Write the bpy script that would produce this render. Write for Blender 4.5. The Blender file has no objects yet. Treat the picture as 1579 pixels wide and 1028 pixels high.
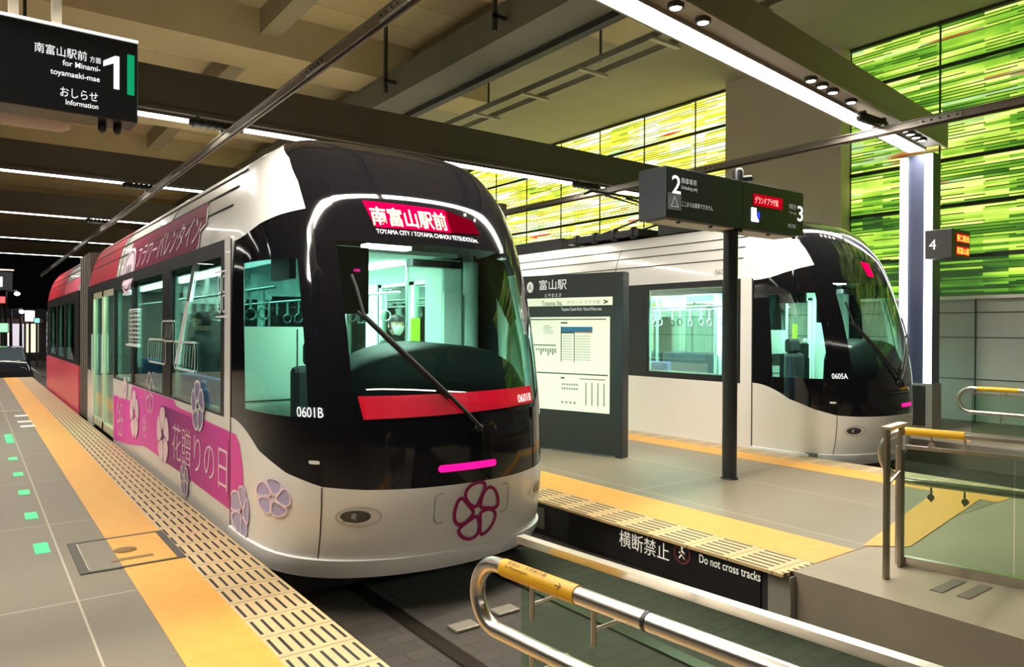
import bpy, bmesh, math, random
from mathutils import Vector, Matrix
from mathutils.geometry import tessellate_polygon

random.seed(7)
SC = bpy.context.scene
COL = SC.collection

# ------------------------------------------------------------------ camera
FPX = 1126.6
YAW, PIT, ROL = math.radians(36.503), math.radians(-0.257), math.radians(0.265)
EYE = Vector((0, 0, 1.6))
_f = Vector((math.sin(YAW) * math.cos(PIT), math.cos(YAW) * math.cos(PIT), math.sin(PIT)))
_r0 = Vector((math.cos(YAW), -math.sin(YAW), 0))
_u0 = _r0.cross(_f)
_r = _r0 * math.cos(ROL) + _u0 * math.sin(ROL)
_u = _u0 * math.cos(ROL) - _r0 * math.sin(ROL)
cd = bpy.data.cameras.new('camera')
cam = bpy.data.objects.new('camera', cd)
COL.objects.link(cam)
cd.sensor_width = 36
cd.lens = 36 * FPX / 1579
cd.clip_end = 500
cam.matrix_world = Matrix(((_r.x, _u.x, -_f.x, EYE.x), (_r.y, _u.y, -_f.y, EYE.y), (_r.z, _u.z, -_f.z, EYE.z), (0, 0, 0, 1)))
SC.camera = cam

# ------------------------------------------------------------------ world, exposure
W = bpy.data.worlds.new('night')
SC.world = W
W.use_nodes = True
W.node_tree.nodes['Background'].inputs[0].default_value = (0.75, 0.8, 0.85, 1)
W.node_tree.nodes['Background'].inputs[1].default_value = 0.02
SC.view_settings.view_transform = 'Standard'
SC.view_settings.look = 'None'
SC.view_settings.gamma = 1
SC.view_settings.exposure = 0.82

LAMP_W = 15.0      # watts per metre of the beam light strips
CEIL = 7.4


def hit(px, py, ax, v):
    """the point of the plane axis=v that shows at a pixel of the 1579x1028 frame"""
    d = _r * ((px - 789.5) / FPX) - _u * ((py - 514) / FPX) + _f
    t = (v - EYE[ax]) / d[ax]
    return EYE + d * t


# ------------------------------------------------------------------ materials
MATS = {}


def mat(name, col=(.5, .5, .5), rough=.5, metal=0.0, emit=None, estr=1.0, coat=0.0, spec=.5):
    if name in MATS:
        return MATS[name]
    m = bpy.data.materials.new(name)
    m.use_nodes = True
    b = m.node_tree.nodes['Principled BSDF']
    b.inputs['Base Color'].default_value = (*col, 1)
    b.inputs['Roughness'].default_value = rough
    b.inputs['Metallic'].default_value = metal
    b.inputs['Coat Weight'].default_value = coat
    b.inputs['Specular IOR Level'].default_value = spec
    if emit:
        b.inputs['Emission Color'].default_value = (*emit, 1)
        b.inputs['Emission Strength'].default_value = estr
    MATS[name] = m
    return m


def glass(name, tint=(.8, .9, .87), refl=.08, rough=.0, ior=1.45):
    if name in MATS:
        return MATS[name]
    m = bpy.data.materials.new(name)
    m.use_nodes = True
    nt = m.node_tree
    nt.nodes.clear()
    o = nt.nodes.new('ShaderNodeOutputMaterial')
    mix = nt.nodes.new('ShaderNodeMixShader')
    t = nt.nodes.new('ShaderNodeBsdfTransparent')
    g = nt.nodes.new('ShaderNodeBsdfGlossy')
    lw = nt.nodes.new('ShaderNodeFresnel')
    mul = nt.nodes.new('ShaderNodeMath')
    mul.operation = 'MULTIPLY_ADD'
    mul.inputs[1].default_value = .9
    mul.inputs[2].default_value = refl - .04
    t.inputs[0].default_value = (*tint, 1)
    g.inputs['Roughness'].default_value = rough
    g.inputs['Color'].default_value = (.95, 1, .98, 1)
    lw.inputs[0].default_value = ior
    L = nt.links.new
    L(lw.outputs[0], mul.inputs[0])
    L(mul.outputs[0], mix.inputs[0])
    L(t.outputs[0], mix.inputs[1])
    L(g.outputs[0], mix.inputs[2])
    L(mix.outputs[0], o.inputs[0])
    MATS[name] = m
    return m


class NT:
    """short-hand for node building"""

    def __init__(s, name, **k):
        s.m = mat(name, **k)
        s.t = s.m.node_tree
        s.b = s.t.nodes['Principled BSDF']

    def n(s, typ, **inp):
        nd = s.t.nodes.new(typ)
        for k, v in inp.items():
            if k.startswith('_'):
                setattr(nd, k[1:], v)
            else:
                key = int(k[1:]) if k[0] == 'i' and k[1:].isdigit() else k.replace('__', ' ')
                if isinstance(v, bpy.types.NodeSocket):
                    s.t.links.new(v, nd.inputs[key])
                else:
                    nd.inputs[key].default_value = v
        return nd

    def math(s, op, a, b=0.0, c=0.0):
        nd = s.t.nodes.new('ShaderNodeMath')
        nd.operation = op
        for i, v in enumerate((a, b, c)):
            if isinstance(v, bpy.types.NodeSocket):
                s.t.links.new(v, nd.inputs[i])
            else:
                nd.inputs[i].default_value = v
        return nd.outputs[0]

    def xyz(s):
        tc = s.n('ShaderNodeTexCoord')
        sp = s.n('ShaderNodeSeparateXYZ', i0=tc.outputs['Object'])
        return tc.outputs['Object'], sp.outputs[0], sp.outputs[1], sp.outputs[2]

    def mix(s, f, a, b, blend='MIX'):
        nd = s.t.nodes.new('ShaderNodeMix')
        nd.data_type = 'RGBA'
        nd.blend_type = blend
        for i, v in ((0, f), (6, a), (7, b)):
            if isinstance(v, bpy.types.NodeSocket):
                s.t.links.new(v, nd.inputs[i])
            else:
                nd.inputs[i].default_value = v if i == 0 else (*v, 1)
        return nd.outputs[2]

    def ramp(s, f, stops, interp='LINEAR'):
        nd = s.t.nodes.new('ShaderNodeValToRGB')
        s.t.links.new(f, nd.inputs[0])
        r = nd.color_ramp
        r.interpolation = interp
        while len(r.elements) < len(stops):
            r.elements.new(.5)
        for e, (p, c) in zip(r.elements, stops):
            e.position = p
            e.color = (*c, 1)
        return nd.outputs[0]

    def out(s, sock, name='Base Color'):
        s.t.links.new(sock, s.b.inputs[name])


def noise_mat(name, a, b, scale=3, rough=.6, detail=5, metal=0.0, stretch=(1, 1, 1)):
    k = NT(name, rough=rough, metal=metal)
    co, x, y, z = k.xyz()
    mp = k.n('ShaderNodeMapping', Vector=co, Scale=stretch)
    nz = k.n('ShaderNodeTexNoise', Vector=mp.outputs[0], Scale=scale, Detail=detail)
    k.out(k.mix(nz.outputs[0], a, b))
    return k.m


def slot_mat(name, base, x0, px, nslots, py, y0, sw=.15):
    """light tactile edge tiles with dark drainage slots that run along the platform"""
    k = NT(name, rough=.5)
    co, x, y, z = k.xyz()
    u = k.math('DIVIDE', k.math('SUBTRACT', x, x0), px)
    fu = k.math('FRACT', k.math('MULTIPLY', u, nslots))
    su = k.math('LESS_THAN', k.math('ABSOLUTE', k.math('SUBTRACT', fu, .5)), sw)
    fv = k.math('FRACT', k.math('DIVIDE', k.math('SUBTRACT', y, y0), py))
    dv = k.math('ABSOLUTE', k.math('SUBTRACT', fv, .5))
    sv = k.math('LESS_THAN', dv, .36)
    s = k.math('MULTIPLY', su, sv)
    j = k.math('GREATER_THAN', dv, .48)
    nz = k.n('ShaderNodeTexNoise', Vector=co, Scale=6.0)
    c = k.mix(nz.outputs[0], base, tuple(v * .75 for v in base))
    c = k.mix(j, c, tuple(v * .45 for v in base))
    c = k.mix(s, c, (.012, .011, .01))
    k.out(c)
    return k.m


def tile_mat(name, a, b, sx, sy, ox, oy, joint=(.42, .36, .27), jw=.012, rough=.42):
    k = NT(name, rough=rough)
    co, x, y, z = k.xyz()
    nz = k.n('ShaderNodeTexNoise', Vector=co, Scale=1.3, Detail=8.0)
    n2 = k.n('ShaderNodeTexNoise', Vector=co, Scale=60.0, Detail=2.0)
    c = k.mix(nz.outputs[0], a, b)
    c = k.mix(.25, c, k.mix(n2.outputs[0], a, b))
    fx = k.math('FRACT', k.math('DIVIDE', k.math('SUBTRACT', x, ox), sx))
    fy = k.math('FRACT', k.math('DIVIDE', k.math('SUBTRACT', y, oy), sy))
    j = k.math('MAXIMUM', k.math('LESS_THAN', fx, jw / sx), k.math('LESS_THAN', fy, jw / sy))
    k.out(k.mix(j, c, joint))
    return k.m


def mosaic_mat(name, stops, strength, dark=.5, backlight_fade=0.0):
    """backlit coloured glass laid in long thin horizontal slips"""
    k = NT(name, rough=.25)
    co, x, y, z = k.xyz()
    v = k.n('ShaderNodeCombineXYZ', i0=y, i1=z, i2=0.0)
    br = k.n('ShaderNodeTexBrick', Vector=v.outputs[0], Color1=(0, 0, 0, 1), Color2=(1, 1, 1, 1), Mortar=(.5, .5, .5, 1), Scale=1.0,
             Mortar__Size=.0, Brick__Width=1.1, Row__Height=.058)
    br.offset = .37
    br2 = k.n('ShaderNodeTexBrick', Vector=v.outputs[0], Color1=(0, 0, 0, 1), Color2=(1, 1, 1, 1), Mortar=(0, 0, 0, 1), Scale=1.0,
              Mortar__Size=.0, Brick__Width=.83, Row__Height=.058)
    br2.offset = .41
    fz = k.math('FRACT', k.math('DIVIDE', z, .058))
    mp = k.n('ShaderNodeMapping', Vector=v.outputs[0], Scale=(.25, .9, 1))
    nz = k.n('ShaderNodeTexNoise', Vector=mp.outputs[0], Scale=1.6, Detail=3.0)
    f = k.math('ADD', k.math('MULTIPLY', k.math('SUBTRACT', nz.outputs[0], .5), 1.5), k.math('ADD', .22, k.math('MULTIPLY', br.outputs[0], .56)))
    if backlight_fade:
        low = k.math('MULTIPLY', k.math('SUBTRACT', 5.2, z), .36)  # uneven backlight painted into the slip colours: darker towards the bottom
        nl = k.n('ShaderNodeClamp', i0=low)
        f = k.math('SUBTRACT', f, k.math('MULTIPLY', nl.outputs[0], backlight_fade))
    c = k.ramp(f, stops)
    line = k.math('MULTIPLY', k.math('GREATER_THAN', br2.outputs[0], 1 - dark), k.math('LESS_THAN', fz, .30))
    c = k.mix(line, c, (.02, .035, .01))
    k.out(k.mix(.0, c, c))
    k.out(c, 'Emission Color')
    k.b.inputs['Emission Strength'].default_value = strength
    return k.m


M_WHITE = mat('tram_white_paint', (.83, .82, .79), .25, coat=.4)
M_SKIRT = mat('skirt_white', (.88, .89, .90), .3, coat=.3)
M_BLACK = mat('tram_black_gloss', (.006, .006, .008), .06)
M_BLACKM = mat('black_satin', (.012, .012, .013), .4)
M_DARK = mat('dark_grey_metal', (.035, .036, .036), .45)
M_SIGN = mat('sign_charcoal', (.018, .022, .026), .35)
M_STEEL = mat('brushed_steel', (.62, .58, .52), .28, 1.0)
M_ALU = mat('aluminium_bar', (.34, .31, .27), .38, .9)
M_LET = mat('white_lettering', (.85, .85, .85), .5, emit=(1, 1, 1), estr=.55)
M_WLINE = mat('white_vinyl', (.85, .83, .85), .45)
M_GLASSW = glass('tram_window_glass', (.88, .98, .94), .045)
M_WS = glass('windscreen_glass', (.60, .78, .69), .085)
M_GLASSF = glass('fence_glass', (.74, .85, .75), .035, ior=1.14)
M_LINE = mat('panel_gap', (.02, .02, .02), .6)
M_INT = mat('tram_interior_panel', (.58, .82, .69), .5)
M_INTG = mat('tram_interior_floor', (.12, .15, .14), .5)
M_SEAT = mat('seat_blue_fabric', (.05, .14, .36), .8)
M_SEATG = mat('seat_dark_fabric', (.03, .04, .045), .8)
M_RUB = mat('rubber_black', (.02, .02, .02), .7)


# ------------------------------------------------------------------ mesh helpers
class MB:
    def __init__(s):
        s.v = []
        s.f = []
        s.sm = []

    def add(s, vs, fs, smooth=False):
        k = len(s.v)
        s.v += [tuple(v) for v in vs]
        s.f += [tuple(i + k for i in f) for f in fs]
        s.sm += [smooth] * len(fs)
        return s

    def box(s, a, b, M=None):
        (x0, y0, z0), (x1, y1, z1) = a, b
        vs = [Vector(p) for p in ((x0, y0, z0), (x1, y0, z0), (x1, y1, z0), (x0, y1, z0), (x0, y0, z1), (x1, y0, z1), (x1, y1, z1), (x0, y1, z1))]
        if M:
            vs = [M @ v for v in vs]
        return s.add(vs, [(3, 2, 1, 0), (4, 5, 6, 7), (0, 1, 5, 4), (1, 2, 6, 5), (2, 3, 7, 6), (3, 0, 4, 7)])

    def bar(s, p, q, w, h, up=(0, 0, 1)):
        p, q = Vector(p), Vector(q)
        d = (q - p).normalized()
        u = Vector(up)
        if abs(d.dot(u)) > .99:
            u = Vector((0, 1, 0))
        r = d.cross(u).normalized()
        u = r.cross(d)
        vs = [c + r * (i * w / 2) + u * (j * h / 2) for c in (p, q) for i, j in ((-1, -1), (1, -1), (1, 1), (-1, 1))]
        return s.add(vs, [(0, 1, 2, 3), (7, 6, 5, 4), (0, 4, 5, 1), (1, 5, 6, 2), (2, 6, 7, 3), (3, 7, 4, 0)])

    def tube(s, pts, r, n=12, caps=True):
        pts = [Vector(p) for p in pts]
        rs = r if isinstance(r, (list, tuple)) else [r] * len(pts)
        rings = []
        prev = None
        for i, p in enumerate(pts):
            d = (pts[min(i + 1, len(pts) - 1)] - pts[max(i - 1, 0)]).normalized()
            if prev is None:
                a = Vector((0, 0, 1)) if abs(d.z) < .9 else Vector((1, 0, 0))
                prev = d.cross(a).normalized()
            prev = (prev - d * prev.dot(d)).normalized()
            b = d.cross(prev)
            rings.append([p + (prev * math.cos(t) + b * math.sin(t)) * rs[i] for t in [2 * math.pi * k / n for k in range(n)]])
        vs = [v for rg in rings for v in rg]
        fs = [(i * n + k, i * n + (k + 1) % n, (i + 1) * n + (k + 1) % n, (i + 1) * n + k) for i in range(len(pts) - 1) for k in range(n)]
        s.add(vs, fs, True)
        if caps:
            s.add(rings[0], [tuple(range(n))[::-1]])
            s.add(rings[-1], [tuple(range(n))])
        return s

    def lathe(s, prof, c, n=24, axis='z'):
        c = Vector(c)
        vs = []
        for r, h in prof:
            for k in range(n):
                t = 2 * math.pi * k / n
                p = (r * math.cos(t), r * math.sin(t), h)
                if axis == 'x':
                    p = (h, r * math.cos(t), r * math.sin(t))
                elif axis == 'y':
                    p = (r * math.sin(t), h, r * math.cos(t))
                vs.append(c + Vector(p))
        fs = [(i * n + k, i * n + (k + 1) % n, (i + 1) * n + (k + 1) % n, (i + 1) * n + k) for i in range(len(prof) - 1) for k in range(n)]
        return s.add(vs, fs, True)

    def grid(s, rows, smooth=True):
        n = len(rows[0])
        vs = [p for r in rows for p in r]
        fs = [(i * n + k, i * n + k + 1, (i + 1) * n + k + 1, (i + 1) * n + k) for i in range(len(rows) - 1) for k in range(n - 1)]
        return s.add(vs, fs, smooth)

    def quad(s, *p):
        return s.add(p, [tuple(range(len(p)))])

    def poly2(s, pts, f, cuts=()):
        """a flat outline (list of 2d points, any shape) cut into strips and laid onto a surface with f(u, v)"""
        bm = bmesh.new()
        vs = [bm.verts.new((a, b, 0)) for a, b in pts]
        for t in tessellate_polygon([[Vector((a, b, 0)) for a, b in pts]]):
            try:
                bm.faces.new([vs[i] for i in t])
            except ValueError:
                pass
        s._cutmap(bm, f, cuts)
        return s

    def _cutmap(s, bm, f, cuts):
        for ax, val in cuts:
            no = (1, 0, 0) if ax == 0 else (0, 1, 0)
            co = (val, 0, 0) if ax == 0 else (0, val, 0)
            bmesh.ops.bisect_plane(bm, geom=bm.verts[:] + bm.edges[:] + bm.faces[:], plane_co=co, plane_no=no)
        bm.verts.index_update()
        bm.verts.ensure_lookup_table()
        s.add([f(v.co.x, v.co.y) for v in bm.verts], [[v.index for v in fc.verts] for fc in bm.faces])
        bm.free()

    def stroke2(s, pts, w, f, closed=True):
        n = len(pts)
        P = [Vector(p) for p in pts]
        o, i_ = [], []
        for k in range(n):
            a = P[(k - 1) % n] if closed or k else P[k]
            b = P[(k + 1) % n] if closed or k < n - 1 else P[k]
            d = (b - a).normalized()
            nn = Vector((-d.y, d.x))
            o.append(P[k] + nn * w / 2)
            i_.append(P[k] - nn * w / 2)
        vs = [f(*q) for q in o] + [f(*q) for q in i_]
        m = n if closed else n - 1
        return s.add(vs, [(k, (k + 1) % n, n + (k + 1) % n, n + k) for k in range(m)])

    def text(s, body, size, f, align='LEFT', xs=1.0, cuts=(), bold=0.0, shear=0.0):
        """lettering laid onto a surface with f(u, v); u, v in metres from the anchor"""
        c = bpy.data.curves.new('t', 'FONT')
        c.body = body
        c.size = size
        c.align_x = align
        c.offset = bold
        c.shear = shear
        c.resolution_u = 3
        o = bpy.data.objects.new('t', c)
        COL.objects.link(o)
        dg = bpy.context.evaluated_depsgraph_get()
        me = bpy.data.meshes.new_from_object(o.evaluated_get(dg))
        bm = bmesh.new()
        bm.from_mesh(me)
        for v in bm.verts:
            v.co.x *= xs
        s._cutmap(bm, f, cuts)
        bpy.data.objects.remove(o)
        bpy.data.curves.remove(c)
        bpy.data.meshes.remove(me)
        return s

    def build(s, name, m, parent=None, recalc=False, bevel=0.0):
        me = bpy.data.meshes.new(name)
        me.from_pydata(s.v, [], s.f)
        me.polygons.foreach_set('use_smooth', s.sm)
        me.materials.append(m)
        if recalc:
            bm = bmesh.new()
            bm.from_mesh(me)
            bmesh.ops.recalc_face_normals(bm, faces=bm.faces)
            bm.to_mesh(me)
            bm.free()
        me.update()
        o = bpy.data.objects.new(name, me)
        COL.objects.link(o)
        if parent:
            attach(o, parent)
        if bevel:
            md = o.modifiers.new('edge', 'BEVEL')
            md.width = bevel
            md.segments = 2
        return o


def origin(o):
    p = Vector((0, 0, 0))
    while o:
        p += o.location
        o = o.parent
    return p


def attach(o, parent):
    """everything is modelled in world metres; children keep those coordinates under their thing"""
    o.parent = parent
    o.matrix_parent_inverse = Matrix.Translation(-parent.location)


def thing(name, label, cat, loc, group=None):
    o = bpy.data.objects.new(name, None)
    o.empty_display_size = .1
    COL.objects.link(o)
    o.location = loc
    o['label'] = label
    o['category'] = cat
    o['kind'] = 'thing'
    if group:
        o['group'] = group
    return o


def tag(o, label, cat, group=None):
    o['label'] = label
    o['category'] = cat
    o['kind'] = 'thing'
    if group:
        o['group'] = group
    return o


def struct(o):
    o['kind'] = 'structure'
    return o


def area(name, loc, sx, sy, watts, col, rot=(0, 0, 0), parent=None, spread=None):
    l = bpy.data.lights.new(name, 'AREA')
    l.shape = 'RECTANGLE'
    l.size, l.size_y = sx, sy
    l.energy = watts
    l.color = col
    if spread:
        l.spread = math.radians(spread)
    o = bpy.data.objects.new(name, l)
    COL.objects.link(o)
    o.location = loc
    o.rotation_euler = rot
    if parent:
        attach(o, parent)
    return o


def ngon(cx, cy, rx, ry, n=24, a0=0.0):
    return [(cx + rx * math.cos(a0 + 2 * math.pi * k / n), cy + ry * math.sin(a0 + 2 * math.pi * k / n)) for k in range(n)]


def rrect(x0, y0, x1, y1, r, n=5):
    out = []
    for cx, cy, a in ((x1 - r, y1 - r, 0), (x0 + r, y1 - r, 90), (x0 + r, y0 + r, 180), (x1 - r, y0 + r, 270)):
        out += [(cx + r * math.cos(math.radians(a + 90 * k / n)), cy + r * math.sin(math.radians(a + 90 * k / n))) for k in range(n + 1)]
    return out


def petals(cx, cy, r, sx=1.0, twist=14, a0=90):
    """five rounded petals of the flower emblem, each a teardrop swirled a little round the centre"""
    res = []
    for k in range(5):
        a = math.radians(a0 + 72 * k)
        tw = math.radians(twist)
        pts = []
        for j in range(22):
            t = 2 * math.pi * j / 22
            # teardrop: narrow at the centre, round outside
            u = .58 + .40 * math.cos(t)
            w = .60 * math.sin(t) * (.30 + .70 * (u - .18) / .8)
            ang = a + tw * (1 - u)
            x = u * math.cos(ang) - w * math.sin(ang)
            y = u * math.sin(ang) + w * math.cos(ang)
            pts.append((cx + r * x * sx, cy + r * y))
        res.append(pts)
    return res

# ================================================================== THE SETTING
XE1, XE2, XE3 = 1.60, 4.30, 8.62          # platform edges: left platform, island (both sides)
XP3, XW = 11.4, 14.5                      # far platform edge, glass wall
M_FLOOR = tile_mat('platform_paving', (.205, .16, .11), (.135, .107, .078), 1.22, 2.05, .5, .85)
M_FLOOR2 = tile_mat('island_paving', (.25, .20, .14), (.17, .138, .10), 1.3, 2.4, .2, .35)
M_YEL = noise_mat('tactile_yellow', (.74, .37, .062), (.60, .28, .042), 9, .5)
M_CONC = noise_mat('raw_concrete', (.36, .32, .25), (.22, .20, .16), 4, .7)


def slab(name, a, b, m):
    return struct(MB().box(a, b).build(name, m))


# left platform: paving, yellow guide strip, slotted edge tiles
slab('floor', (-9, -9, -.5), (.82, 28.5, 0), M_FLOOR)
slab('trim_1', (.82, -9, -.5), (1.20, 28.5, .002), M_YEL)
slab('trim_2', (1.20, -9, -.5), (XE1, 28.5, 0), slot_mat('edge_tiles_left', (.60, .44, .23), 1.20, .40, 7, .285, .1))
# short end of the platform under the near fence
slab('floor', (XE1, -9, -.5), (2.15, 1.9, -.004), M_CONC)
# island platform
slab('floor', (5.22, 2.80, -.5), (7.78, 30, 0), M_FLOOR2)
slab('floor', (4.42, -9, -.5), (8.2, 2.80, -.002), noise_mat('ramp_concrete', (.33, .265, .185), (.22, .185, .13), 2.5, .6))
slab('trim_3', (4.70, 2.80, -.022), (5.22, 30, .002), M_YEL)
slab('trim_4', (XE2, 2.80, -.022), (4.70, 30, 0), slot_mat('edge_tiles_island', (.66, .46, .21), XE2, .40, 6, .36, .0, .20))
slab('trim_5', (7.78, 2.80, -.022), (8.22, 30, .002), M_YEL)
slab('trim_6', (8.22, 2.80, -.5), (XE3, 30, 0), slot_mat('edge_tiles_far', (.62, .47, .28), 8.22, .40, 6, .36, .0))
# wall under the island's overhanging edge, with the black notice board and grey cover plates
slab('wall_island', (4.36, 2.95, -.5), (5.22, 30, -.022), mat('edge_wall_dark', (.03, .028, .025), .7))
slab('trim_7', (4.36, 2.78, -.5), (4.42, 2.95, -.03), M_CONC)
# yellow guide strips across the ramp
mb = MB()
mb.quad((5.36, 2.82, .004), (5.62, 2.60, .004), (8.9 - .7, 3.02, .004), (8.2, 3.45, .004))
struct(mb.build('trim_8', M_YEL))
# track beds
M_BED = NT('track_setts', rough=.75)
_co, _x, _y, _z = M_BED.xyz()
_br = M_BED.n('ShaderNodeTexBrick', Vector=_co, Color1=(.05, .042, .03, 1), Color2=(.025, .022, .017, 1), Mortar=(.012, .011, .01, 1), Scale=1.0,
              Mortar__Size=.012, Brick__Width=.26, Row__Height=.13)
_nz = M_BED.n('ShaderNodeTexNoise', Vector=_co, Scale=1.2, Detail=6.0)
M_BED.out(M_BED.mix(_nz.outputs[0], _br.outputs[0], (.05, .04, .032)))
slab('floor', (XE1, -9, -.6), (4.36, 60, -.34), M_BED.m)
slab('floor', (XE3, -9, -.6), (XP3, 60, -.34), M_BED.m)
for i, (xa) in enumerate((2.84 - .53, 2.84 + .53, 9.77 - .53, 9.77 + .53)):
    r = MB().box((xa - .035, -3, -.34), (xa + .035, 60, -.325)).box((xa + .05, -3, -.34), (xa + .085, 60, -.336))
    struct(r.build('trim_%d' % (9 + i), mat('rail_steel', (.20, .17, .14), .3, 1.0)))
# far platform
slab('floor', (XP3, -9, -.5), (XW, 40, 0), noise_mat('far_paving', (.23, .19, .15), (.16, .135, .11), 2, .5))
slab('trim_13', (XP3 + .35, -9, 0), (XP3 + .75, 40, .003), M_YEL)

# ---------------- ceiling: slab, precast planks, cross ribs
k = NT('ceiling_planks', rough=.8)
_co, _x, _y, _z = k.xyz()
_v = k.n('ShaderNodeCombineXYZ', i0=_x, i1=_y, i2=0.0)
_b = k.n('ShaderNodeTexBrick', Vector=_v.outputs[0], Color1=(.62, .52, .30, 1), Color2=(.44, .36, .20, 1), Mortar=(.20, .16, .09, 1), Scale=1.0,
         Mortar__Size=.012, Brick__Width=3.1, Row__Height=1.05)
_n = k.n('ShaderNodeTexNoise', Vector=_co, Scale=.9, Detail=4.0)
k.out(k.mix(k.math('MULTIPLY', _n.outputs[0], .5), _b.outputs[0], (.54, .43, .23)))
M_CEIL = k.m
M_SOFF = noise_mat('soffit_grey', (.36, .32, .25), (.29, .26, .20), 1.5, .8)
slab('ceiling', (-10, -9, CEIL), (9.2, 46, CEIL + .3), M_CEIL)
slab('ceiling', (9.2, -9, CEIL - .02), (XW + .4, 46, CEIL + .3), M_SOFF)
mb = MB()
for y in (-7.4, -2.2, 3.0, 8.2, 13.4, 18.8, 24.2, 30, 36, 42):
    mb.box((-10, y, CEIL - .75), (9.2, y + 1.1, CEIL))
struct(mb.build('trim_14', noise_mat('ceiling_ribs', (.58, .48, .28), (.46, .37, .21), 1.5, .8)))
mb = MB()
for y in (9.3, 14.5, 19.9):
    for x in (-3.3, .3, 4.2, 7.4):
        mb.box((x, y, CEIL - .45), (x + .34, y + 4.1, CEIL))
struct(mb.build('trim_15', noise_mat('ceiling_joists', (.36, .31, .19), (.28, .24, .15), 1.5, .8)))
# longitudinal edge girder above the second track
slab('trim_16', (6.55, -9, 6.1), (7.25, 46, 6.62), noise_mat('girder_paint', (.17, .17, .13), (.13, .13, .10), 2, .6))
slab('trim_17', (7.25, -9, 6.0), (7.4, 46, 6.25), M_DARK)

# ---------------- right wall: grey panels, backlit glass above, bare concrete between
MOS = [(0, (.10, .20, .02)), (.14, (.40, .55, .05)), (.3, (.72, .74, .05)), (.44, (.90, .86, .08)), (.56, (.97, .95, .42)), (.68, (1, 1, .75)), (.78, (.80, .95, .40)), (.87, (.35, .75, .30)), (.94, (.95, .45, .06)), (1, (.6, .08, .03))]
MOS2 = [(0, (.015, .06, .01)), (.18, (.06, .20, .015)), (.34, (.16, .42, .03)), (.48, (.36, .62, .05)), (.60, (.60, .80, .12)), (.72, (.86, .93, .30)), (.84, (.35, .62, .25)), (.93, (.45, .20, .05)), (1, (.30, .05, .02))]
M_MOS1 = mosaic_mat('mosaic_yellow', MOS, .85, .52)
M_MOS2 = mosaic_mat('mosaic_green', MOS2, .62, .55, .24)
WY0, WY1, WY2, WY3 = -1, 7.95, 10.78, 24
Z0, Z1 = 2.26, 7.42
slab('wall_right', (XW + .02, -9, 0), (XW + .3, 46, Z0 - .02), noise_mat('wall_panel_grey', (.50, .49, .46), (.43, .42, .40), 2, .5))
slab('wall_right', (XW - .35, WY1, Z0 - .02), (XW + .3, WY2, CEIL), noise_mat('wall_concrete', (.62, .52, .40), (.54, .45, .35), 2, .7))
slab('wall_right', (XW - .1, WY3, Z0 - .02), (XW + .3, 46, CEIL), M_CONC)
M_FRAME = mat('mullion_dark', (.03, .04, .02), .5)
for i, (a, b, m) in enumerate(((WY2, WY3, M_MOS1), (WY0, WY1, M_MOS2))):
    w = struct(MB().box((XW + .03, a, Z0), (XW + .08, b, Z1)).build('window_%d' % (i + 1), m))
    fr = MB()
    for z in (2.95, 3.9, 4.75, 5.6, 6.5):
        fr.box((XW - .01, a, z), (XW + .03, b, z + .065))
    y = b
    while y > a:
        fr.box((XW + .0, y - .012, Z0), (XW + .03, y + .012, Z1))
        y -= 1.72
    fr.box((XW - .03, a, Z1 - .1), (XW + .03, b, Z1))
    fr.build('window_frame', M_FRAME, w)
    slab('trim_%d' % (18 + i), (XW - .08, a, Z0 - .06), (XW + .02, b, Z0), mat('sill_white', (.8, .78, .7), .4))
mb = MB()
for z in (.75, 1.5, 1.95):
    mb.box((XW + .005, -3, z), (XW + .02, 46, z + .015))
for y in (1.2, 3.4, 5.6, 7.8, 10, 12.2):
    mb.box((XW + .005, y, 0), (XW + .02, y + .012, Z0 - .06))
struct(mb.build('trim_20', M_DARK))

# ================================================================== LIGHT BEAMS
M_GIRD = noise_mat('beam_brown', (.085, .072, .058), (.065, .055, .045), 2, .5)
M_GIRDL = noise_mat('beam_taupe', (.34, .28, .22), (.27, .225, .175), 2, .5)
M_LAMP = mat('light_strip', (1, 1, 1), .5, emit=(1, .97, .90), estr=6)
M_SPOT = mat('spot_lens', (1, 1, 1), .5, emit=(1, .95, .8), estr=14)
LCOL = (1, .93, .80)


def beam(p0, p1, z, label, spots=(), gm=None, h=.5, watts=LAMP_W):
    """p0-p1 is the far bottom edge of the beam; light strip along it, dark channel in front, girder face towards the camera"""
    p0, p1 = Vector((*p0, z)), Vector((*p1, z))
    d = (p1 - p0).normalized()
    n = Vector((d.y, -d.x, 0))                       # towards the camera
    L = (p1 - p0).length
    t = thing('ceiling_light', label, 'ceiling beam light', p0 + d * L / 2 + n * .25, 'beam lights across the tracks')
    M = Matrix((( d.x, n.x, 0, p0.x), (d.y, n.y, 0, p0.y), (0, 0, 1, p0.z), (0, 0, 0, 1)))
    g = MB()
    g.box((0, 0, .04), (L, .56, h), M)
    g.box((0, -.03, 0), (L, .0, h), M)
    g.box((0, .24, .0), (L, .255, .05), M)
    g.box((0, .53, -.02), (L, .56, .05), M)
    g.build('girder', gm or M_GIRD, t, True)
    MB().box((0, 0, 0), (L, .235, .03), M).build('diffuser', M_LAMP, t, True)
    for s in spots:
        c = M @ Vector((s, .39, .0))
        MB().lathe([(.075, .04), (.075, 0), (.06, -.008), (.06, .02), (.0, .02)], c, 16).build('spot_housing', M_DARK, t)
        MB().lathe([(.0, .0), (.05, .0), (.05, .012), (.0, .012)], c + Vector((0, 0, -.004)), 16).build('spot_lens', M_SPOT, t)
    c = p0 + d * L / 2 + n * .118 + Vector((0, 0, -.012))
    area('strip_light', c, L, .22, watts * L, LCOL, (0, 0, math.atan2(d.y, d.x)), t, 158)
    return t


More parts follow.
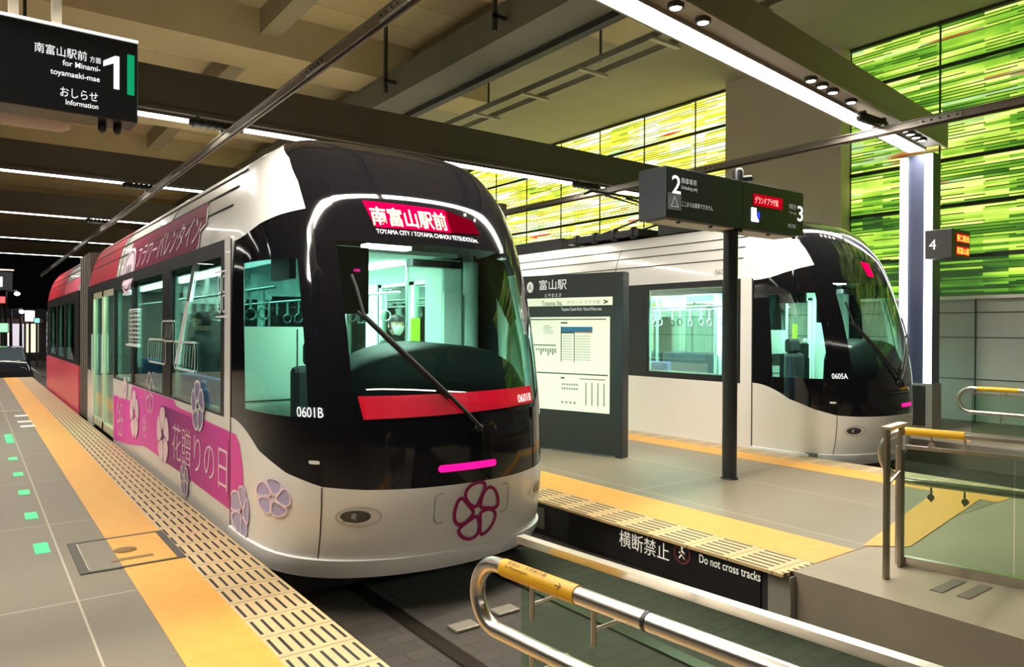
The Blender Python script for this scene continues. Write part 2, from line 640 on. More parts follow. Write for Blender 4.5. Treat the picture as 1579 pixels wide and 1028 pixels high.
big = beam((-3.2, 3.78), (12.2, 5.70), 4.5, 'nearest taupe beam with light strip and spotlight clusters ending at the lit column',
           [8.3, 8.75, 11.05, 11.35, 11.65, 12.2, 14.1, 14.35, 14.6, 14.85], M_GIRDL, .36, 29)
B2 = beam((-6, 11.05), (11.6, 11.05), 4.5, 'dark brown beam with bright light strip just above the pink tram roof', (2.0, 2.4), None, .55)
beam((-6, 16.5), (11.6, 16.5), 4.5, 'second light beam back, behind the first dark brown beam over the tram')
beam((-6, 22.4), (11.6, 22.4), 4.5, 'third light beam back, above the red rear of the pink tram')
beam((-6, 28.6), (11.6, 28.6), 4.5, 'fourth light beam back, near the dark street end')
beam((-5, -6.5), (11.0, -6.5), 4.5, 'light beam added behind the viewpoint to light the tram noses, seen only reflected in the pink tram windscreen', watts=14)  # extra beam out of view behind the camera, added to light the tram noses
beam((-6, 37), (11.6, 37), 4.7, 'farthest small light beam over the dark street end')

# ================================================================== THE TRAMS
PROF = [(-.10, 4.50, 1.165), (.0, 4.43, 1.18), (.2, 4.365, 1.18), (.5, 4.33, 1.18), (.9, 4.345, 1.18), (1.3, 4.415, 1.18), (1.6, 4.495, 1.18), (1.85, 4.58, 1.178), (2.13, 4.695, 1.17),
        (2.3, 4.775, 1.16), (2.56, 4.91, 1.12), (2.62, 4.95, 1.105), (2.75, 5.06, 1.07), (2.9, 5.21, 1.0), (3.0, 5.33, .93), (3.08, 5.48, .83), (3.14, 5.65, .7), (3.18, 5.85, .45), (3.2, 5.99, .1)]
XC, YB = 2.84, 6.0


def interp(x, tab, i=1):
    if x <= tab[0][0]:
        return tab[0][i]
    for a, b in zip(tab, tab[1:]):
        if x <= b[0]:
            return a[i] + (b[i] - a[i]) * (x - a[0]) / (b[0] - a[0])
    return tab[-1][i]


def _slopes(i):
    x = [p[0] for p in PROF]
    y = [p[i] for p in PROF]
    h = [b - a for a, b in zip(x, x[1:])]
    d = [(b - a) / k for a, b, k in zip(y, y[1:], h)]
    m = [d[0]] + [0 if d[k - 1] * d[k] <= 0 else 2 * d[k - 1] * d[k] / (d[k - 1] + d[k]) for k in range(1, len(d))] + [d[-1]]
    return m


SLOPE = {1: _slopes(1), 2: _slopes(2)}


def prof(z, i):
    """monotone cubic through the profile points"""
    z = min(max(z, -.10), 3.2)
    for k in range(len(PROF) - 1):
        a, b = PROF[k], PROF[k + 1]
        if z <= b[0]:
            h = b[0] - a[0]
            t = (z - a[0]) / h
            m0, m1 = SLOPE[i][k] * h, SLOPE[i][k + 1] * h
            return (2 * t ** 3 - 3 * t * t + 1) * a[i] + (t ** 3 - 2 * t * t + t) * m0 + (3 * t * t - 2 * t ** 3) * b[i] + (t ** 3 - t * t) * m1
    return PROF[-1][i]


ZB = [(0, .52), (20, .52), (38, .525), (53, .54), (68, .61), (81, .72), (90, .90)]
ZSH = [(53, 2.47), (66, 2.43), (78, 2.38), (90, 2.30)]
ZUP = [(53, 2.47), (57, 2.70), (64, 2.90), (75, 3.03), (90, 3.12)]
EDGE = [90 * (j / 56) ** 2 for j in range(57)]
PHI = sorted(set([round(180 - e, 4) for e in EDGE] + [round(e, 4) for e in EDGE]), reverse=True)
M_TEXTG = mat('grey_lettering', (.22, .21, .2), .6)
M_PINKL = mat('tail_lamp_pink', (.9, .02, .4), .3, emit=(1, .0, .30), estr=.62)
M_RED = mat('red_film', (.80, .008, .04), .25)
M_LEDR = mat('led_red', (.02, 0, 0), .6, spec=0.0, emit=(1, .0, .045), estr=1.5)
M_LEDD = mat('led_red_dim', (.02, 0, 0), .6, emit=(1, .0, .06), estr=.10, spec=0.0)
M_LEDY = mat('led_yellow', (1, .8, .3), .4, emit=(1, .72, .16), estr=2.2)
M_LENS = mat('lamp_glass', (.35, .36, .36), .1, .6)
M_GREY = mat('grey_gangway', (.16, .145, .13), .6)
M_LAMPI = mat('saloon_lamp', (1, 1, 1), .5, emit=(.78, 1, .92), estr=5)
M_POLE = mat('grab_rail', (.75, .85, .8), .25, .7)
M_DGLASS = mat('door_glass_dark', (.02, .05, .045), .08)
M_DASH = mat('dashboard_black', (.006, .008, .008), .6, spec=.12)


def tram(dx, dy, ns, name, label, spec):
    x0, x1 = XC - 1.18 + dx, XC + 1.18 + dx
    root = thing(name, label, 'tram', (XC + dx, 5 + dy, -.34))

    def S(phi, z, off=0.0):
        a = math.radians(phi)
        w = prof(z, 2) + off
        d = (YB - prof(z, 1)) * ns + off
        return Vector((XC + dx + w * math.cos(a), YB + dy - d * abs(math.sin(a)) ** .5, z))

    def F(x, z, off=.006):
        """front projection: x measured from the centre line"""
        w = prof(z, 2)
        return S(math.degrees(math.acos(max(-.999, min(.999, x / w)))), z, off)

    def patch(mb, a, b, lo, hi, nv=8, off=0.0):
        ph = [a] + [p for p in PHI if b + .02 < p < a - .02] + [b]
        lo_ = lo if callable(lo) else (lambda e: lo)
        hi_ = hi if callable(hi) else (lambda e: hi)
        rows = []
        for j in range(nv + 1):
            rows.append([S(p, lo_(abs(p - 90)) + (hi_(abs(p - 90)) - lo_(abs(p - 90))) * j / nv, off) for p in ph])
        return mb.grid(rows)

    zb = lambda e: interp(e, ZB)
    zsh = lambda e: interp(e, ZSH)
    zup = lambda e: interp(e, ZUP)
    # --- nose, white below
    patch(MB(), 180, 0, .04, zb, 10).build('front_panel', M_WHITE, root)
    sk = MB()
    patch(sk, 180, 0, -.10, .035, 4, .02)
    ph = [180] + [p for p in PHI if .02 < p < 179.98] + [0]
    sk.grid([[S(p, .035, .02) for p in ph], [S(p, .045, -.01) for p in ph]])
    sk.grid([[S(p, -.10, .02) for p in ph], [S(p, -.12, -.15) for p in ph]])
    sk.build('skirt', M_SKIRT, root)
    # --- black mask round the glass
    bm = MB()
    GS0, GS1, GW0, GW1 = 1.0, 2.10, 1.0, 2.23
    patch(bm, 180, 177, zb, zsh, 8)
    patch(bm, 177, 148, zb, GS0, 4)
    patch(bm, 177, 148, GS1, zsh, 4)
    patch(bm, 148, 143, zb, zsh, 14)
    patch(bm, 143, 131, zb, 3.2, 60)
    patch(bm, 131, 49, zb, GW0, 4)
    patch(bm, 131, 49, GW1, 3.2, 40)
    patch(bm, 49, 37, zb, 3.2, 60)
    patch(bm, 37, 32, zb, zsh, 14)
    patch(bm, 32, 3, zb, GS0, 4)
    patch(bm, 32, 3, GS1, zsh, 4)
    patch(bm, 3, 0, zb, zsh, 8)
    patch(bm, 180, 143, zup, 3.2, 24)
    patch(bm, 37, 0, zup, 3.2, 24)
    bm.build('front_mask', M_BLACK, root)
    sh = MB()
    patch(sh, 180, 143, zsh, zup, 8)
    sh.build('shoulder_panel', M_WHITE, root)
    sh = MB()
    patch(sh, 37, 0, zsh, zup, 8)
    sh.build('shoulder_panel', M_WHITE, root)
    patch(MB(), 131, 49, GW0, GW1, 10).build('windscreen', M_WS, root)
    patch(MB(), 177, 148, GS0, GS1, 8).build('cab_window', M_WS, root)
    patch(MB(), 32, 3, GS0, GS1, 8).build('cab_window', M_WS, root)
    # seams, towing cover, headlamps, tail lamp
    for p in (143, 37):
        MB().grid([[S(p + .25, z, .003) for z in (.04, .2, .4, .535)], [S(p - .25, z, .003) for z in (.04, .2, .4, .535)]]).build('panel_seam', M_LINE, root)
    for s_, xx in ((-1, x0), (1, x1)):
        MB().box((xx - .004, YB + dy - .008, -.05), (xx + .004, YB + dy + .008, 2.32)).build('panel_seam', M_LINE, root)
    MB().stroke2(rrect(-.27, .26, .37, .47, .04), .006, lambda u, v: F(u, v, .004)).build('towing_cover', mat('cover_gap', (.25, .25, .25), .6), root)
    for sx_, c in ((-1, -.765), (1, .80)):
        h = MB()
        h.poly2(ngon(c, .345, .085, .042, 20), lambda u, v: F(u, v, .004), [(0, c + d) for d in (-.05, 0, .05)])
        hl = h.build('headlight', mat('lamp_recess', (.05, .05, .05), .3), root)
        p = F(c, .345, -.015)
        MB().lathe([(.0, -.02), (.026, -.018), (.038, -.006), (.041, .01), (.0, .01)], p, 18, 'y').build('lens', M_LENS, hl)
        h2 = MB()
        h2.stroke2(ngon(c + (.02 if sx_ < 0 else -.02), .342, .125, .065, 24), .012, lambda u, v: F(u, v, .004))
        h2.build('bezel', mat('bezel_grey', (.55, .54, .52), .4), hl)
    ux0, ux1 = spec['tail']
    MB().poly2(rrect(ux0, .615, ux1, .665, .024), lambda u, v: F(u, v, .008), [(0, ux0 + .06 * i) for i in range(1, 8)]).build('tail_light', M_PINKL, root)
    MB().poly2(rrect(-1.0, .69, -.95, .715, .008), lambda u, v: F(u, v, .008)).build('marker_plate', M_WLINE, root)
    # destination display and lettering on the mask
    dd = MB()
    a, b = spec['dest_x']
    cx_ = [(0, a + (b - a) * i / 10) for i in range(1, 10)]
    dd.poly2([(a, 2.545), (a + .05, 2.345), (b, 2.345), (b, 2.53)], F, cx_)
    disp = dd.build('destination_display', M_LEDR, root)
    if spec['dest']:
        MB().poly2([(b, 2.345), (b + .3, 2.36), (b + .26, 2.47), (b, 2.53)], F, [(0, b + .1), (0, b + .2)]).build('dim_panel', M_LEDD, disp)
        t = MB()
        t.text(spec['dest'], .152, lambda u, v: F(a + .03 + u, 2.372 + v, .012), xs=.80, cuts=[(0, .1 * i) for i in range(1, 8)], bold=.002)
        t.build('lettering', M_LEDY, disp)
        t = MB()
        t.text('TOYAMA CITY / TOYAMA CHIHOU TETSUDOU,Inc.', .048, lambda u, v: F(a + .05 + u, 2.296 - .01 * u + v, .009), xs=.78, cuts=[(0, .1 * i) for i in range(1, 10)])
        t.build('operator_lettering', M_LET, root)
    if spec['band']:
        t = MB()
        t.poly2([(-.745, 1.15), (.71, 1.165), (.725, 1.035), (-.72, .995)], lambda u, v: F(u, v, .006), [(0, -.7 + .1 * i) for i in range(15)])
        rb = t.build('red_band', M_RED, root)
        t = MB()
        t.text(spec['num'], .085, lambda u, v: F(.495 + u, 1.05 + .03 * u + v, .012), xs=.85, cuts=[(0, .05 * i) for i in range(1, 5)])
        t.build('number_lettering', M_LET, rb)
    t = MB()
    t.text(spec['num'], .098, lambda u, v: S(spec['num_phi'] - u * 50, 1.005 + v, .010), xs=.85, cuts=[(0, .04 * i) for i in range(1, 7)])
    t.build('number_lettering', M_LET, root)
    if spec['logo']:
        t = MB()
        for pts in petals(.075, .305, .215, .92, 22, 96):
            t.stroke2(pts, .026, lambda u, v: F(u, v, .007))
        t.build('flower_emblem', mat('emblem_maroon', (.36, .002, .10), .35), root)
    # wipers
    for (pa, za), (pb, zb_) in (((124, 1.70), (86, .90)),) + ((((62, 1.52), (90, .93)),) if not spec['logo'] else ()):
        pts = [S(pa + (pb - pa) * i / 8, za + (zb_ - za) * i / 8, .035) for i in range(9)]
        wp = MB().tube(pts, .015, 8).build('wiper', M_RUB, root)
        q = [S(pa + (pb - pa) * i / 8 + 2.2, za + (zb_ - za) * i / 8 + .025, .018) for i in range(7)]
        MB().tube(q, .012, 6).build('blade', M_RUB, wp)
        MB().tube([S(pa, za, .03), S(pa + 1.5, za + .2, .03), S(pa + 2.5, za + .28, .03)], .011, 6).build('wiper_tip', M_RUB, wp)
        MB().lathe([(.0, -.02), (.03, -.02), (.03, .03), (.0, .03)], S(pb, zb_, .0), 12, 'y').build('pivot', M_RUB, wp)

    # --- saloon sections
    yA0, yA1, yB0, yB1 = 6 + dy, 14.9 + dy, 16.3 + dy, 23.3 + dy
    cs = [(z, prof(z, 2)) for z in (2.32, 2.4, 2.5, 2.6, 2.7, 2.8, 2.9, 3.0, 3.05, 3.1, 3.14, 3.18, 3.2)]

    def roof(ya, yb, m, nm='roof', off=0.0):
        prof_ = [(XC + dx - w - off, z + off * .3) for z, w in cs] + [(XC + dx + w + off, z + off * .3) for z, w in reversed(cs)]
        ys = [ya, yb]
        return MB().grid([[(x, y, z) for x, z in prof_] for y in ys]).build(nm, m, root)

    def side(xx, ya, yb, wins, m_low, sgn):
        MB().box((min(xx, xx - sgn * .05), ya, -.06), (max(xx, xx - sgn * .05), yb, .88)).build('side_panel', m_low, root)
        fr = MB()
        y = ya
        inn = xx - sgn * .05
        lo, hi = min(xx, inn), max(xx, inn)
        for wa, wb, za, zt in wins:
            fr.box((lo, y, .88), (hi, wa, 2.33))
            if za > .885:
                fr.box((lo, wa, .88), (hi, wb, za))
            fr.box((lo, wa, zt), (hi, wb, 2.33))
            y = wb
        fr.box((lo, y, .88), (hi, yb, 2.33))
        fr.build('window_band', M_BLACKM, root)
        li = MB()
        y = ya
        a_, b_ = (inn + .001, inn + .02) if sgn < 0 else (inn - .02, inn - .001)
        for wa, wb, za, zt in wins + [(yb, yb, .95, 2.1)]:
            li.box((a_, y, .88), (b_, wa, 2.2))
            y = wb
        li.build('interior_lining', M_INT, root)
        for wa, wb, za, zt in wins:
            xm = xx - sgn * .012
            w = MB().box((xm - .004, wa, za), (xm + .004, wb, zt)).build('side_window', M_GLASSW, root)
            f = MB()
            for q in (((wa, za), (wa + .02, zt)), ((wb - .02, za), (wb, zt)), ((wa, za), (wb, za + .02)), ((wa, zt - .02), (wb, zt))):
                f.box((inn - .01, q[0][0], q[0][1]), (inn + .01, q[1][0], q[1][1]))
            f.build('window_frame', M_INT, w)

    roof(yA0, yA1, M_WHITE)
    roof(yB0, yB1, M_WHITE)
    lines = MB()
    for z in (2.62, 2.78, 2.93):
        w = prof(z, 2) + .004
        for s_ in (-1, 1):
            for ya, yb in ((yA0 + .2, yA1), (yB0, yB1)):
                lines.bar((XC + dx + s_ * w, ya, z), (XC + dx + s_ * w, yb, z), .012, .012)
    for y in (yA0 + 2.7, yA0 + 5.6):
        for s_ in (-1, 1):
            lines.tube([(XC + dx + s_ * (prof(z, 2) + .003), y, z) for z in (2.34, 2.5, 2.65, 2.8, 2.95)], .005, 5)
    lines.build('roof_rib', M_LINE, root)
    # pillar between cab and saloon
    for s_, xx in ((-1, x0), (1, x1)):
        MB().box((min(xx, xx - s_ * .06), yA0 + .01, .88), (max(xx, xx - s_ * .06), yA0 + .19, 2.34)).build('corner_pillar', M_WHITE, root)
    MB().box((x0, yA0 + .01, -.06), (x0 + .05, yA0 + .19, .88)).build('side_panel', M_WHITE, root)
    dA, dB = spec['door']
    side(x0, yA0 + .19, dA + dy, [(a + dy, b + dy, c, d) for a, b, c, d in spec['winL']], M_WHITE, -1)
    side(x0, dB + dy, yA1, [], M_WHITE, -1)
    side(x0, yB0, yB1, [(17.0 + dy, 18.7 + dy, .95, 2.14), (19.0 + dy, 20.6 + dy, .95, 2.14), (20.9 + dy, 22.6 + dy, .95, 2.14)], spec['lowB'], -1)
    side(x1, yA0 + .01, yA0 + .5, [], M_WHITE, 1)
    side(x1, yA0 + 2.1, yA1, [(8.4 + dy, 10.2 + dy, .95, 2.16), (10.5 + dy, 12.4 + dy, .95, 2.16), (12.7 + dy, 14.5 + dy, .95, 2.16)], M_WHITE, 1)
    side(x1, yB0, yB1, [(17.0 + dy, 22.6 + dy, .95, 2.14)], M_WHITE, 1)
    # doors: near side and far side
    for xx, ya, yb, s_ in ((x0, dA + dy, dB + dy, -1), (x1, yA0 + .5, yA0 + 2.1, 1)):
        n = (ya + yb) / 2
        MB().box((min(xx, xx - s_ * .06), ya, 2.2), (max(xx, xx - s_ * .06), yb, 2.33)).build('door_header', M_BLACKM, root)
        for a, b in ((ya + .02, n - .02), (n + .02, yb - .02)):
            xi = xx - s_ * .03
            d = MB()
            for q in (((a, 0.0), (a + .07, 2.19)), ((b - .07, 0.0), (b, 2.19)), ((a, 0.0), (b, .12)), ((a, 2.1), (b, 2.19))):
                d.box((xi - .02, q[0][0], q[0][1]), (xi + .02, q[1][0], q[1][1]))
            dr = d.build('door', M_INT if s_ > 0 else mat('door_frame_pale', (.60, .58, .42), .35), root)
            MB().box((xi - .005, a + .07, .12), (xi + .005, b - .07, 2.1)).build('door_glass', M_GLASSW, dr)
            MB().tube([(xi - .05, b - .1, .9), (xi - .05, b - .1, 1.5)], .012, 8).build('handle', M_POLE, dr)
    # gangway bellows, tail, underframe
    bl = MB()
    for i in range(9):
        y = yA1 + .02 + i * (yB0 - yA1 - .04) / 9
        wv = .04 if i % 2 else .0
        bl.box((x0 + .03 + wv, y, -.05), (x1 - .03 - wv, y + .16, 2.95 - wv))
    bl.build('gangway_bellows', M_GREY, root)
    tl = MB()
    rows = []
    for z in [-.06 + i * .13 for i in range(26)]:
        w, d = prof(z, 2), (YB - prof(z, 1))
        rows.append([(XC + dx - w * math.cos(math.radians(p)), yB1 + d * abs(math.sin(math.radians(p))) ** .5, z) for p in [180] + [q for q in PHI if .05 < q < 179.9][::3] + [0]])
    tl.grid(rows[:8])
    tl.build('rear_panel', spec['lowB'], root)
    MB().grid(rows[7:19]).build('rear_mask', M_BLACK, root)
    MB().grid(rows[18:]).build('rear_roof', spec['topB'], root)
    MB().box((x0 + .1, yA0 - .9, -.3), (x1 - .1, yB1 + .3, -.1)).build('underframe', M_BLACKM, root)

    # --- inside
    MB().box((x0 + .06, yA0 - .9, .0), (x1 - .06, yB1, .05)).build('interior_floor', M_INTG, root)
    ce = MB()
    ce.box((x0 + .3, yA0 - .1, 2.28), (x1 - .3, yA1, 2.32))
    ce.quad((x0 + .05, yA0 + .1, 2.14), (x0 + .3, yA0 + .1, 2.28), (x0 + .3, yA1, 2.28), (x0 + .05, yA1, 2.14))
    ce.quad((x1 - .05, yA0 + .1, 2.14), (x1 - .3, yA0 + .1, 2.28), (x1 - .3, yA1, 2.28), (x1 - .05, yA1, 2.14))
    ce.box((x0 + .06, yB0, 2.25), (x1 - .06, yB1, 2.3))
    ce.build('interior_ceiling', mat('interior_ceiling_white', (.72, .82, .76), .5), root)
    for lx in (x0 + .62, x1 - .62):
        lm = MB().box((lx - .08, yA0 + .5, 2.245), (lx + .08, yA1 - .4, 2.28)).build('ceiling_lamp', M_LAMPI, root)
        area('saloon_light', (lx, (yA0 + yA1) / 2, 2.235), .16, yA1 - yA0 - .9, spec['watts'], (.66, 1, .86), (0, 0, 0), root)
    area('saloon_light', (XC + dx, (yB0 + yB1) / 2, 2.23), .4, 5.5, spec['watts'], (.66, 1, .86), (0, 0, 0), root)
    cl_ = MB().box((XC + dx - .3, yA0 - .62, 2.26), (XC + dx + .1, yA0 - .5, 2.29)).build('cab_lamp', M_LAMPI, root)
    area('cab_light', (XC + dx - .1, yA0 - .56, 2.25), .4, .12, 24, (.66, 1, .86), (0, 0, 0), root)
    # linings below the windows
    for xx, s_ in ((x0, -1), (x1, 1)):
        MB().box((xx - s_ * .07 - .01, (dB if s_ < 0 else yA0 - dy + 2.1) + dy, .05), (xx - s_ * .07 + .01, yA1, .88)).build('interior_lining', M_INT, root)
    MB().box((x0 + .06, yA0 + .2, .05), (x0 + .08, dA + dy, .88)).build('interior_lining', M_INT, root)
    # cab partition, dashboard, driver's seat
    pt = MB()
    py = yA0 + .12
    pt.box((x0 + .08, py, .05), (XC + dx - .15, py + .03, 1.62))
    pt.box((x0 + .08, py, 1.62), (x0 + .14, py + .03, 2.28))
    pt.box((XC + dx - .21, py, 1.62), (XC + dx - .15, py + .03, 2.28))
    pa = pt.build('cab_partition', M_INT, root)
    MB().box((x0 + .14, py + .01, 1.62), (XC + dx - .21, py + .02, 2.28)).build('partition_glass', glass('tinted_glass', (.25, .36, .36), .08), pa)
    g = MB()
    g.box((x0 + .58, py - .006, .1), (x0 + .588, py, 1.6)).box((x0 + .1, py - .006, 1.0), (x0 + .98, py, 1.008)).box((x0 + .64, py - .02, 1.14), (x0 + .86, py, 1.28))
    g.build('partition_trim', M_DARK, pa)
    cb = MB().box((x1 - .48, yA0 - .12, .05), (x1 - .26, yA0 + .22, 2.26))
    cb = cb.build('equipment_cabinet', M_INT, root, bevel=.02)
    MB().box((x1 - .47, yA0 - .135, .1), (x1 - .28, yA0 - .12, 1.95)).build('cabinet_door', mat('cabinet_white', (.72, .9, .82), .4), cb)
    MB().box((x1 - .38, yA0 - .15, 1.05), (x1 - .365, yA0 - .135, 1.3)).build('cabinet_handle', M_DARK, cb)
    MB().lathe([(.12, .05), (.12, 2.25)], (x1 - .155, yA0 - .02, 0), 20).build('corner_column', M_INT, root)
    ds = MB()
    ph = [140 - i * 4 for i in range(26)]
    zt = lambda p: 1.22 + .27 * max(0, math.sin(math.radians((p - 40) / 100 * 180))) ** .6
    ds.grid([[S(p, .8, -.06) for p in ph], [S(p, 1.1, -.07) for p in ph], [S(p, zt(p) - .03, -.14) for p in ph], [S(p, zt(p), -.2) for p in ph],
             [(S(p, zt(p), -.2).x * .9 + (XC + dx) * .1, yA0 - .75, zt(p) + .02) for p in ph], [(S(p, zt(p), -.2).x * .9 + (XC + dx) * .1, yA0 - .7, .1) for p in ph]])
    ds.build('dashboard', M_DASH, root)
    st = thing_part(root, XC + dx - .52, yA0 - .42)
    # dark monitor boxes hung at the top of the cab
    mo = MB().box((XC + dx - .62, yA0 - .72, 1.72), (XC + dx - .33, yA0 - .6, 2.24)).build('cab_monitor', M_BLACKM, root, bevel=.01)
    MB().box((XC + dx - .46, yA0 - .726, 2.05), (XC + dx - .41, yA0 - .72, 2.07)).build('status_light', M_PINKL, mo)
    MB().poly2([(.58, 2.2), (.9, 2.18), (.92, 1.7), (.72, 1.62), (.52, 2.0)], lambda u, v: F(u, v, -.1), [(0, .7), (0, .8)]).build('sun_blind', M_BLACKM, root)
    MB().box((x0 + .25, yA0 - .62, 1.98), (x0 + .3, yA0 - .2, 2.3)).build('sun_blind', M_BLACKM, root)
    MB().box((XC + dx + .15, yA0 - .55, 2.14), (XC + dx + .65, yA0 - .45, 2.2)).build('mirror_bar', M_BLACKM, root)
    MB().box((XC + dx + .78, yA0 + .62, 1.42), (XC + dx + .88, yA0 + .64, 1.72)).build('notice_card', mat('card_lime', (.55, .75, .03), .5), root)
    fb = MB().box((XC + dx + .5, yA0 + .3, .05), (XC + dx + .72, yA0 + .55, 1.2)).box((XC + dx + .52, yA0 + .3, 1.2), (XC + dx + .7, yA0 + .5, 1.42)).build('fare_box', M_DASH, root, bevel=.015)
    MB().lathe([(.0, -.02), (.035, -.02), (.035, .01), (.0, .01)], (XC + dx + .56, yA0 + .29, 1.46), 12, 'y').build('card_reader', mat('reader_pale', (.7, .8, .78), .3), fb)
    # seats with backs to the windows, poles, straps
    for (ya, yb, xs_, zt_, m_) in spec['seats']:
        ya, yb = ya + dy, yb + dy
        s_ = -1 if xs_ == 'L' else 1
        xx = x0 if s_ < 0 else x1
        b0 = xx - s_ * .11
        stt = MB().box((min(b0, b0 - s_ * .44), ya, .05), (max(b0, b0 - s_ * .44), yb, .40)).build('passenger_seat', M_INTG, root)
        MB().box((min(b0, b0 - s_ * .48), ya, .40), (max(b0, b0 - s_ * .48), yb, .52)).build('cushion', m_, stt, bevel=.03)
        MB().box((min(b0, b0 - s_ * .1), ya, .52), (max(b0, b0 - s_ * .1), yb, zt_)).build('backrest', m_, stt, bevel=.03)
    for (px, py_) in spec['poles']:
        MB().tube([(px + dx, py_ + dy, .05), (px + dx, py_ + dy, 2.28)], .017, 10).build('grab_pole', M_POLE, root)
    for lx in (x0 + .55, x1 - .55):
        MB().tube([(lx, yA0 + .6, 1.98), (lx, yA1 - .3, 1.98)], .014, 8).build('grab_rail', M_POLE, root)
        for i in range(9):
            y = yA0 + .9 + i * .42
            hs = MB().box((lx - .012, y - .003, 1.80), (lx + .012, y + .003, 1.99)).build('hand_strap', M_INT, root)
            pts = [(lx + .055 * math.cos(2 * math.pi * j / 14), y, 1.745 + .055 * math.sin(2 * math.pi * j / 14)) for j in range(15)]
            MB().tube(pts, .008, 6, False).build('grip_ring', M_RUB if i % 3 == 2 else M_POLE, hs)
    ads = MB()
    for i in range(5):
        y = yA0 + 1.3 + i * 1.1
        ads.box((XC + dx - .3, y, 1.98), (XC + dx + .3, y + .006, 2.24))
    ads.build('hanging_poster', mat('poster_pale', (.75, .88, .85), .5), root)
    return root, S, F


def thing_part(root, x, y):
    """driver's seat: base, cushion, back with head rest"""
    s = MB().lathe([(.14, .05), (.14, .1), (.06, .14), (.06, .5), (.2, .52)], (x, y, 0), 14).build('driver_seat', M_DARK, root)
    MB().box((x - .25, y - .25, .52), (x + .25, y + .25, .64)).build('cushion', M_SEATG, s, bevel=.04)
    MB().box((x - .24, y + .18, .62), (x + .24, y + .3, 1.3)).build('backrest', M_SEATG, s, bevel=.05)
    MB().box((x - .14, y + .19, 1.3), (x + .14, y + .28, 1.5)).build('headrest', M_SEATG, s, bevel=.04)
    return s


M_CRIM = mat('livery_crimson', (.52, .01, .035), .5, spec=.2)
M_PINKP = noise_mat('livery_pink_red', (.85, .16, .22), (.75, .05, .12), 2.2, .35)
SPEC1 = dict(tail=(-.25, .235), dest_x=(-.535, .12), dest='南富山駅前', band=True, num='0601B', num_phi=152.5, logo=True, door=(11.98, 14.3), watts=150,
             winL=[(6.30, 8.2, .90, 2.2), (8.6, 10.35, .90, 2.2), (10.5, 11.9, .90, 2.14)], lowB=M_PINKP, topB=M_CRIM,
             seats=[(6.9, 8.3, 'L', 1.14, M_SEAT), (9.3, 10.6, 'L', 1.22, M_SEAT), (8.6, 11.5, 'R', 1.15, M_SEAT)],
             poles=[(2.25, 9.2), (2.25, 11.6), (3.4, 8.4), (3.4, 10.4), (3.45, 6.4)])
t1, S1, F1 = tram(0, 0, 1.0, 'tram', 'pink and white tram with black front and red destination sign, at the left platform', SPEC1)
SPEC2 = dict(tail=(.06, .42), dest_x=(-.10, .09), dest='', band=False, num='0605A', num_phi=146, logo=False, door=(11.4, 12.9), watts=150,
             winL=[(6.5, 7.92, .97, 2.24), (8.36, 10.2, .97, 2.24)], lowB=M_WHITE, topB=M_WHITE,
             seats=[(7.6, 8.3, 'L', 1.12, M_SEAT), (8.3, 9.5, 'R', 1.2, M_SEATG), (9.6, 12, 'R', 1.2, M_SEATG)],
             poles=[(2.3, 7.1), (2.2, 8.2), (3.3, 7.9), (3.5, 9.4)])
t2, S2, F2 = tram(6.9, 0.06, .84, 'tram', 'plain white tram with black front behind the island platform, at the right', SPEC2)

# ------------------------------------------------------------------ livery of the pink tram (flat vinyl on the real panels)
XL = XC - 1.18


def shell(y, z, off=.006):
    """side and shoulder of the tram body: y along the tram, z up"""
    return Vector((XC - prof(max(z, .3), 2) - off if z > 2.2 else XL - off, y, z))


def lift(y, z):
    """a point seen on the vertical side plane, moved along the sight line on to the leaning shoulder panel"""
    if z < 2.25:
        return y, z
    s_ = 1.0
    for _ in range(12):
        zz = 1.6 + (z - 1.6) * s_
        s_ = (XC - prof(zz, 2)) / XL
    return y * s_, 1.6 + (z - 1.6) * s_


def side_f(off):
    return lambda u, v: shell(u, v, off)


ZC = [(1, z) for z in (2.3, 2.4, 2.5, 2.6, 2.7, 2.8, 2.9, 3.0, 3.05)]
M_MAG = NT('livery_magenta', rough=.5, spec=.2)
_co, _x, _y, _z = M_MAG.xyz()
_t = M_MAG.math('DIVIDE', M_MAG.math('SUBTRACT', _y, 5.9), 6.0)
M_MAG.out(M_MAG.ramp(_t, [(0, (.80, .09, .42)), (.4, (.80, .10, .50)), (.7, (.85, .12, .55)), (1, (.80, .05, .48))]))
M_MAG = M_MAG.m
M_PUR = NT('livery_purple', rough=.5, spec=.2)
_co, _x, _y, _z = M_PUR.xyz()
_t = M_PUR.math('DIVIDE', M_PUR.math('SUBTRACT', _y, 6.0), 2.7)
M_PUR.out(M_PUR.ramp(_t, [(0, (.72, .07, .40)), (.35, (.50, .05, .33)), (1, (.20, .025, .17))]))
M_PUR = M_PUR.m
M_MAR = mat('livery_maroon', (.22, .012, .055), .55, spec=.15)
M_LAV = mat('livery_lavender', (.46, .42, .66), .4)
M_LIL = mat('livery_violet', (.26, .20, .42), .4)
M_PALE = mat('livery_pale_pink', (.90, .70, .82), .4)


def decal(name, pts, m, off=.006, cuts=(), f=None):
    return MB().poly2(pts, f or side_f(off), cuts).build(name, m, t1)


decal('magenta_graphic', [(11.93, .64), (10.55, .66), (10.40, .87), (8.02, .875), (7.90, .82), (6.02, .78), (6.02, .16), (8.7, .20), (9.6, .20), (10.7, .08), (11.9, .0)], M_MAG, .004)
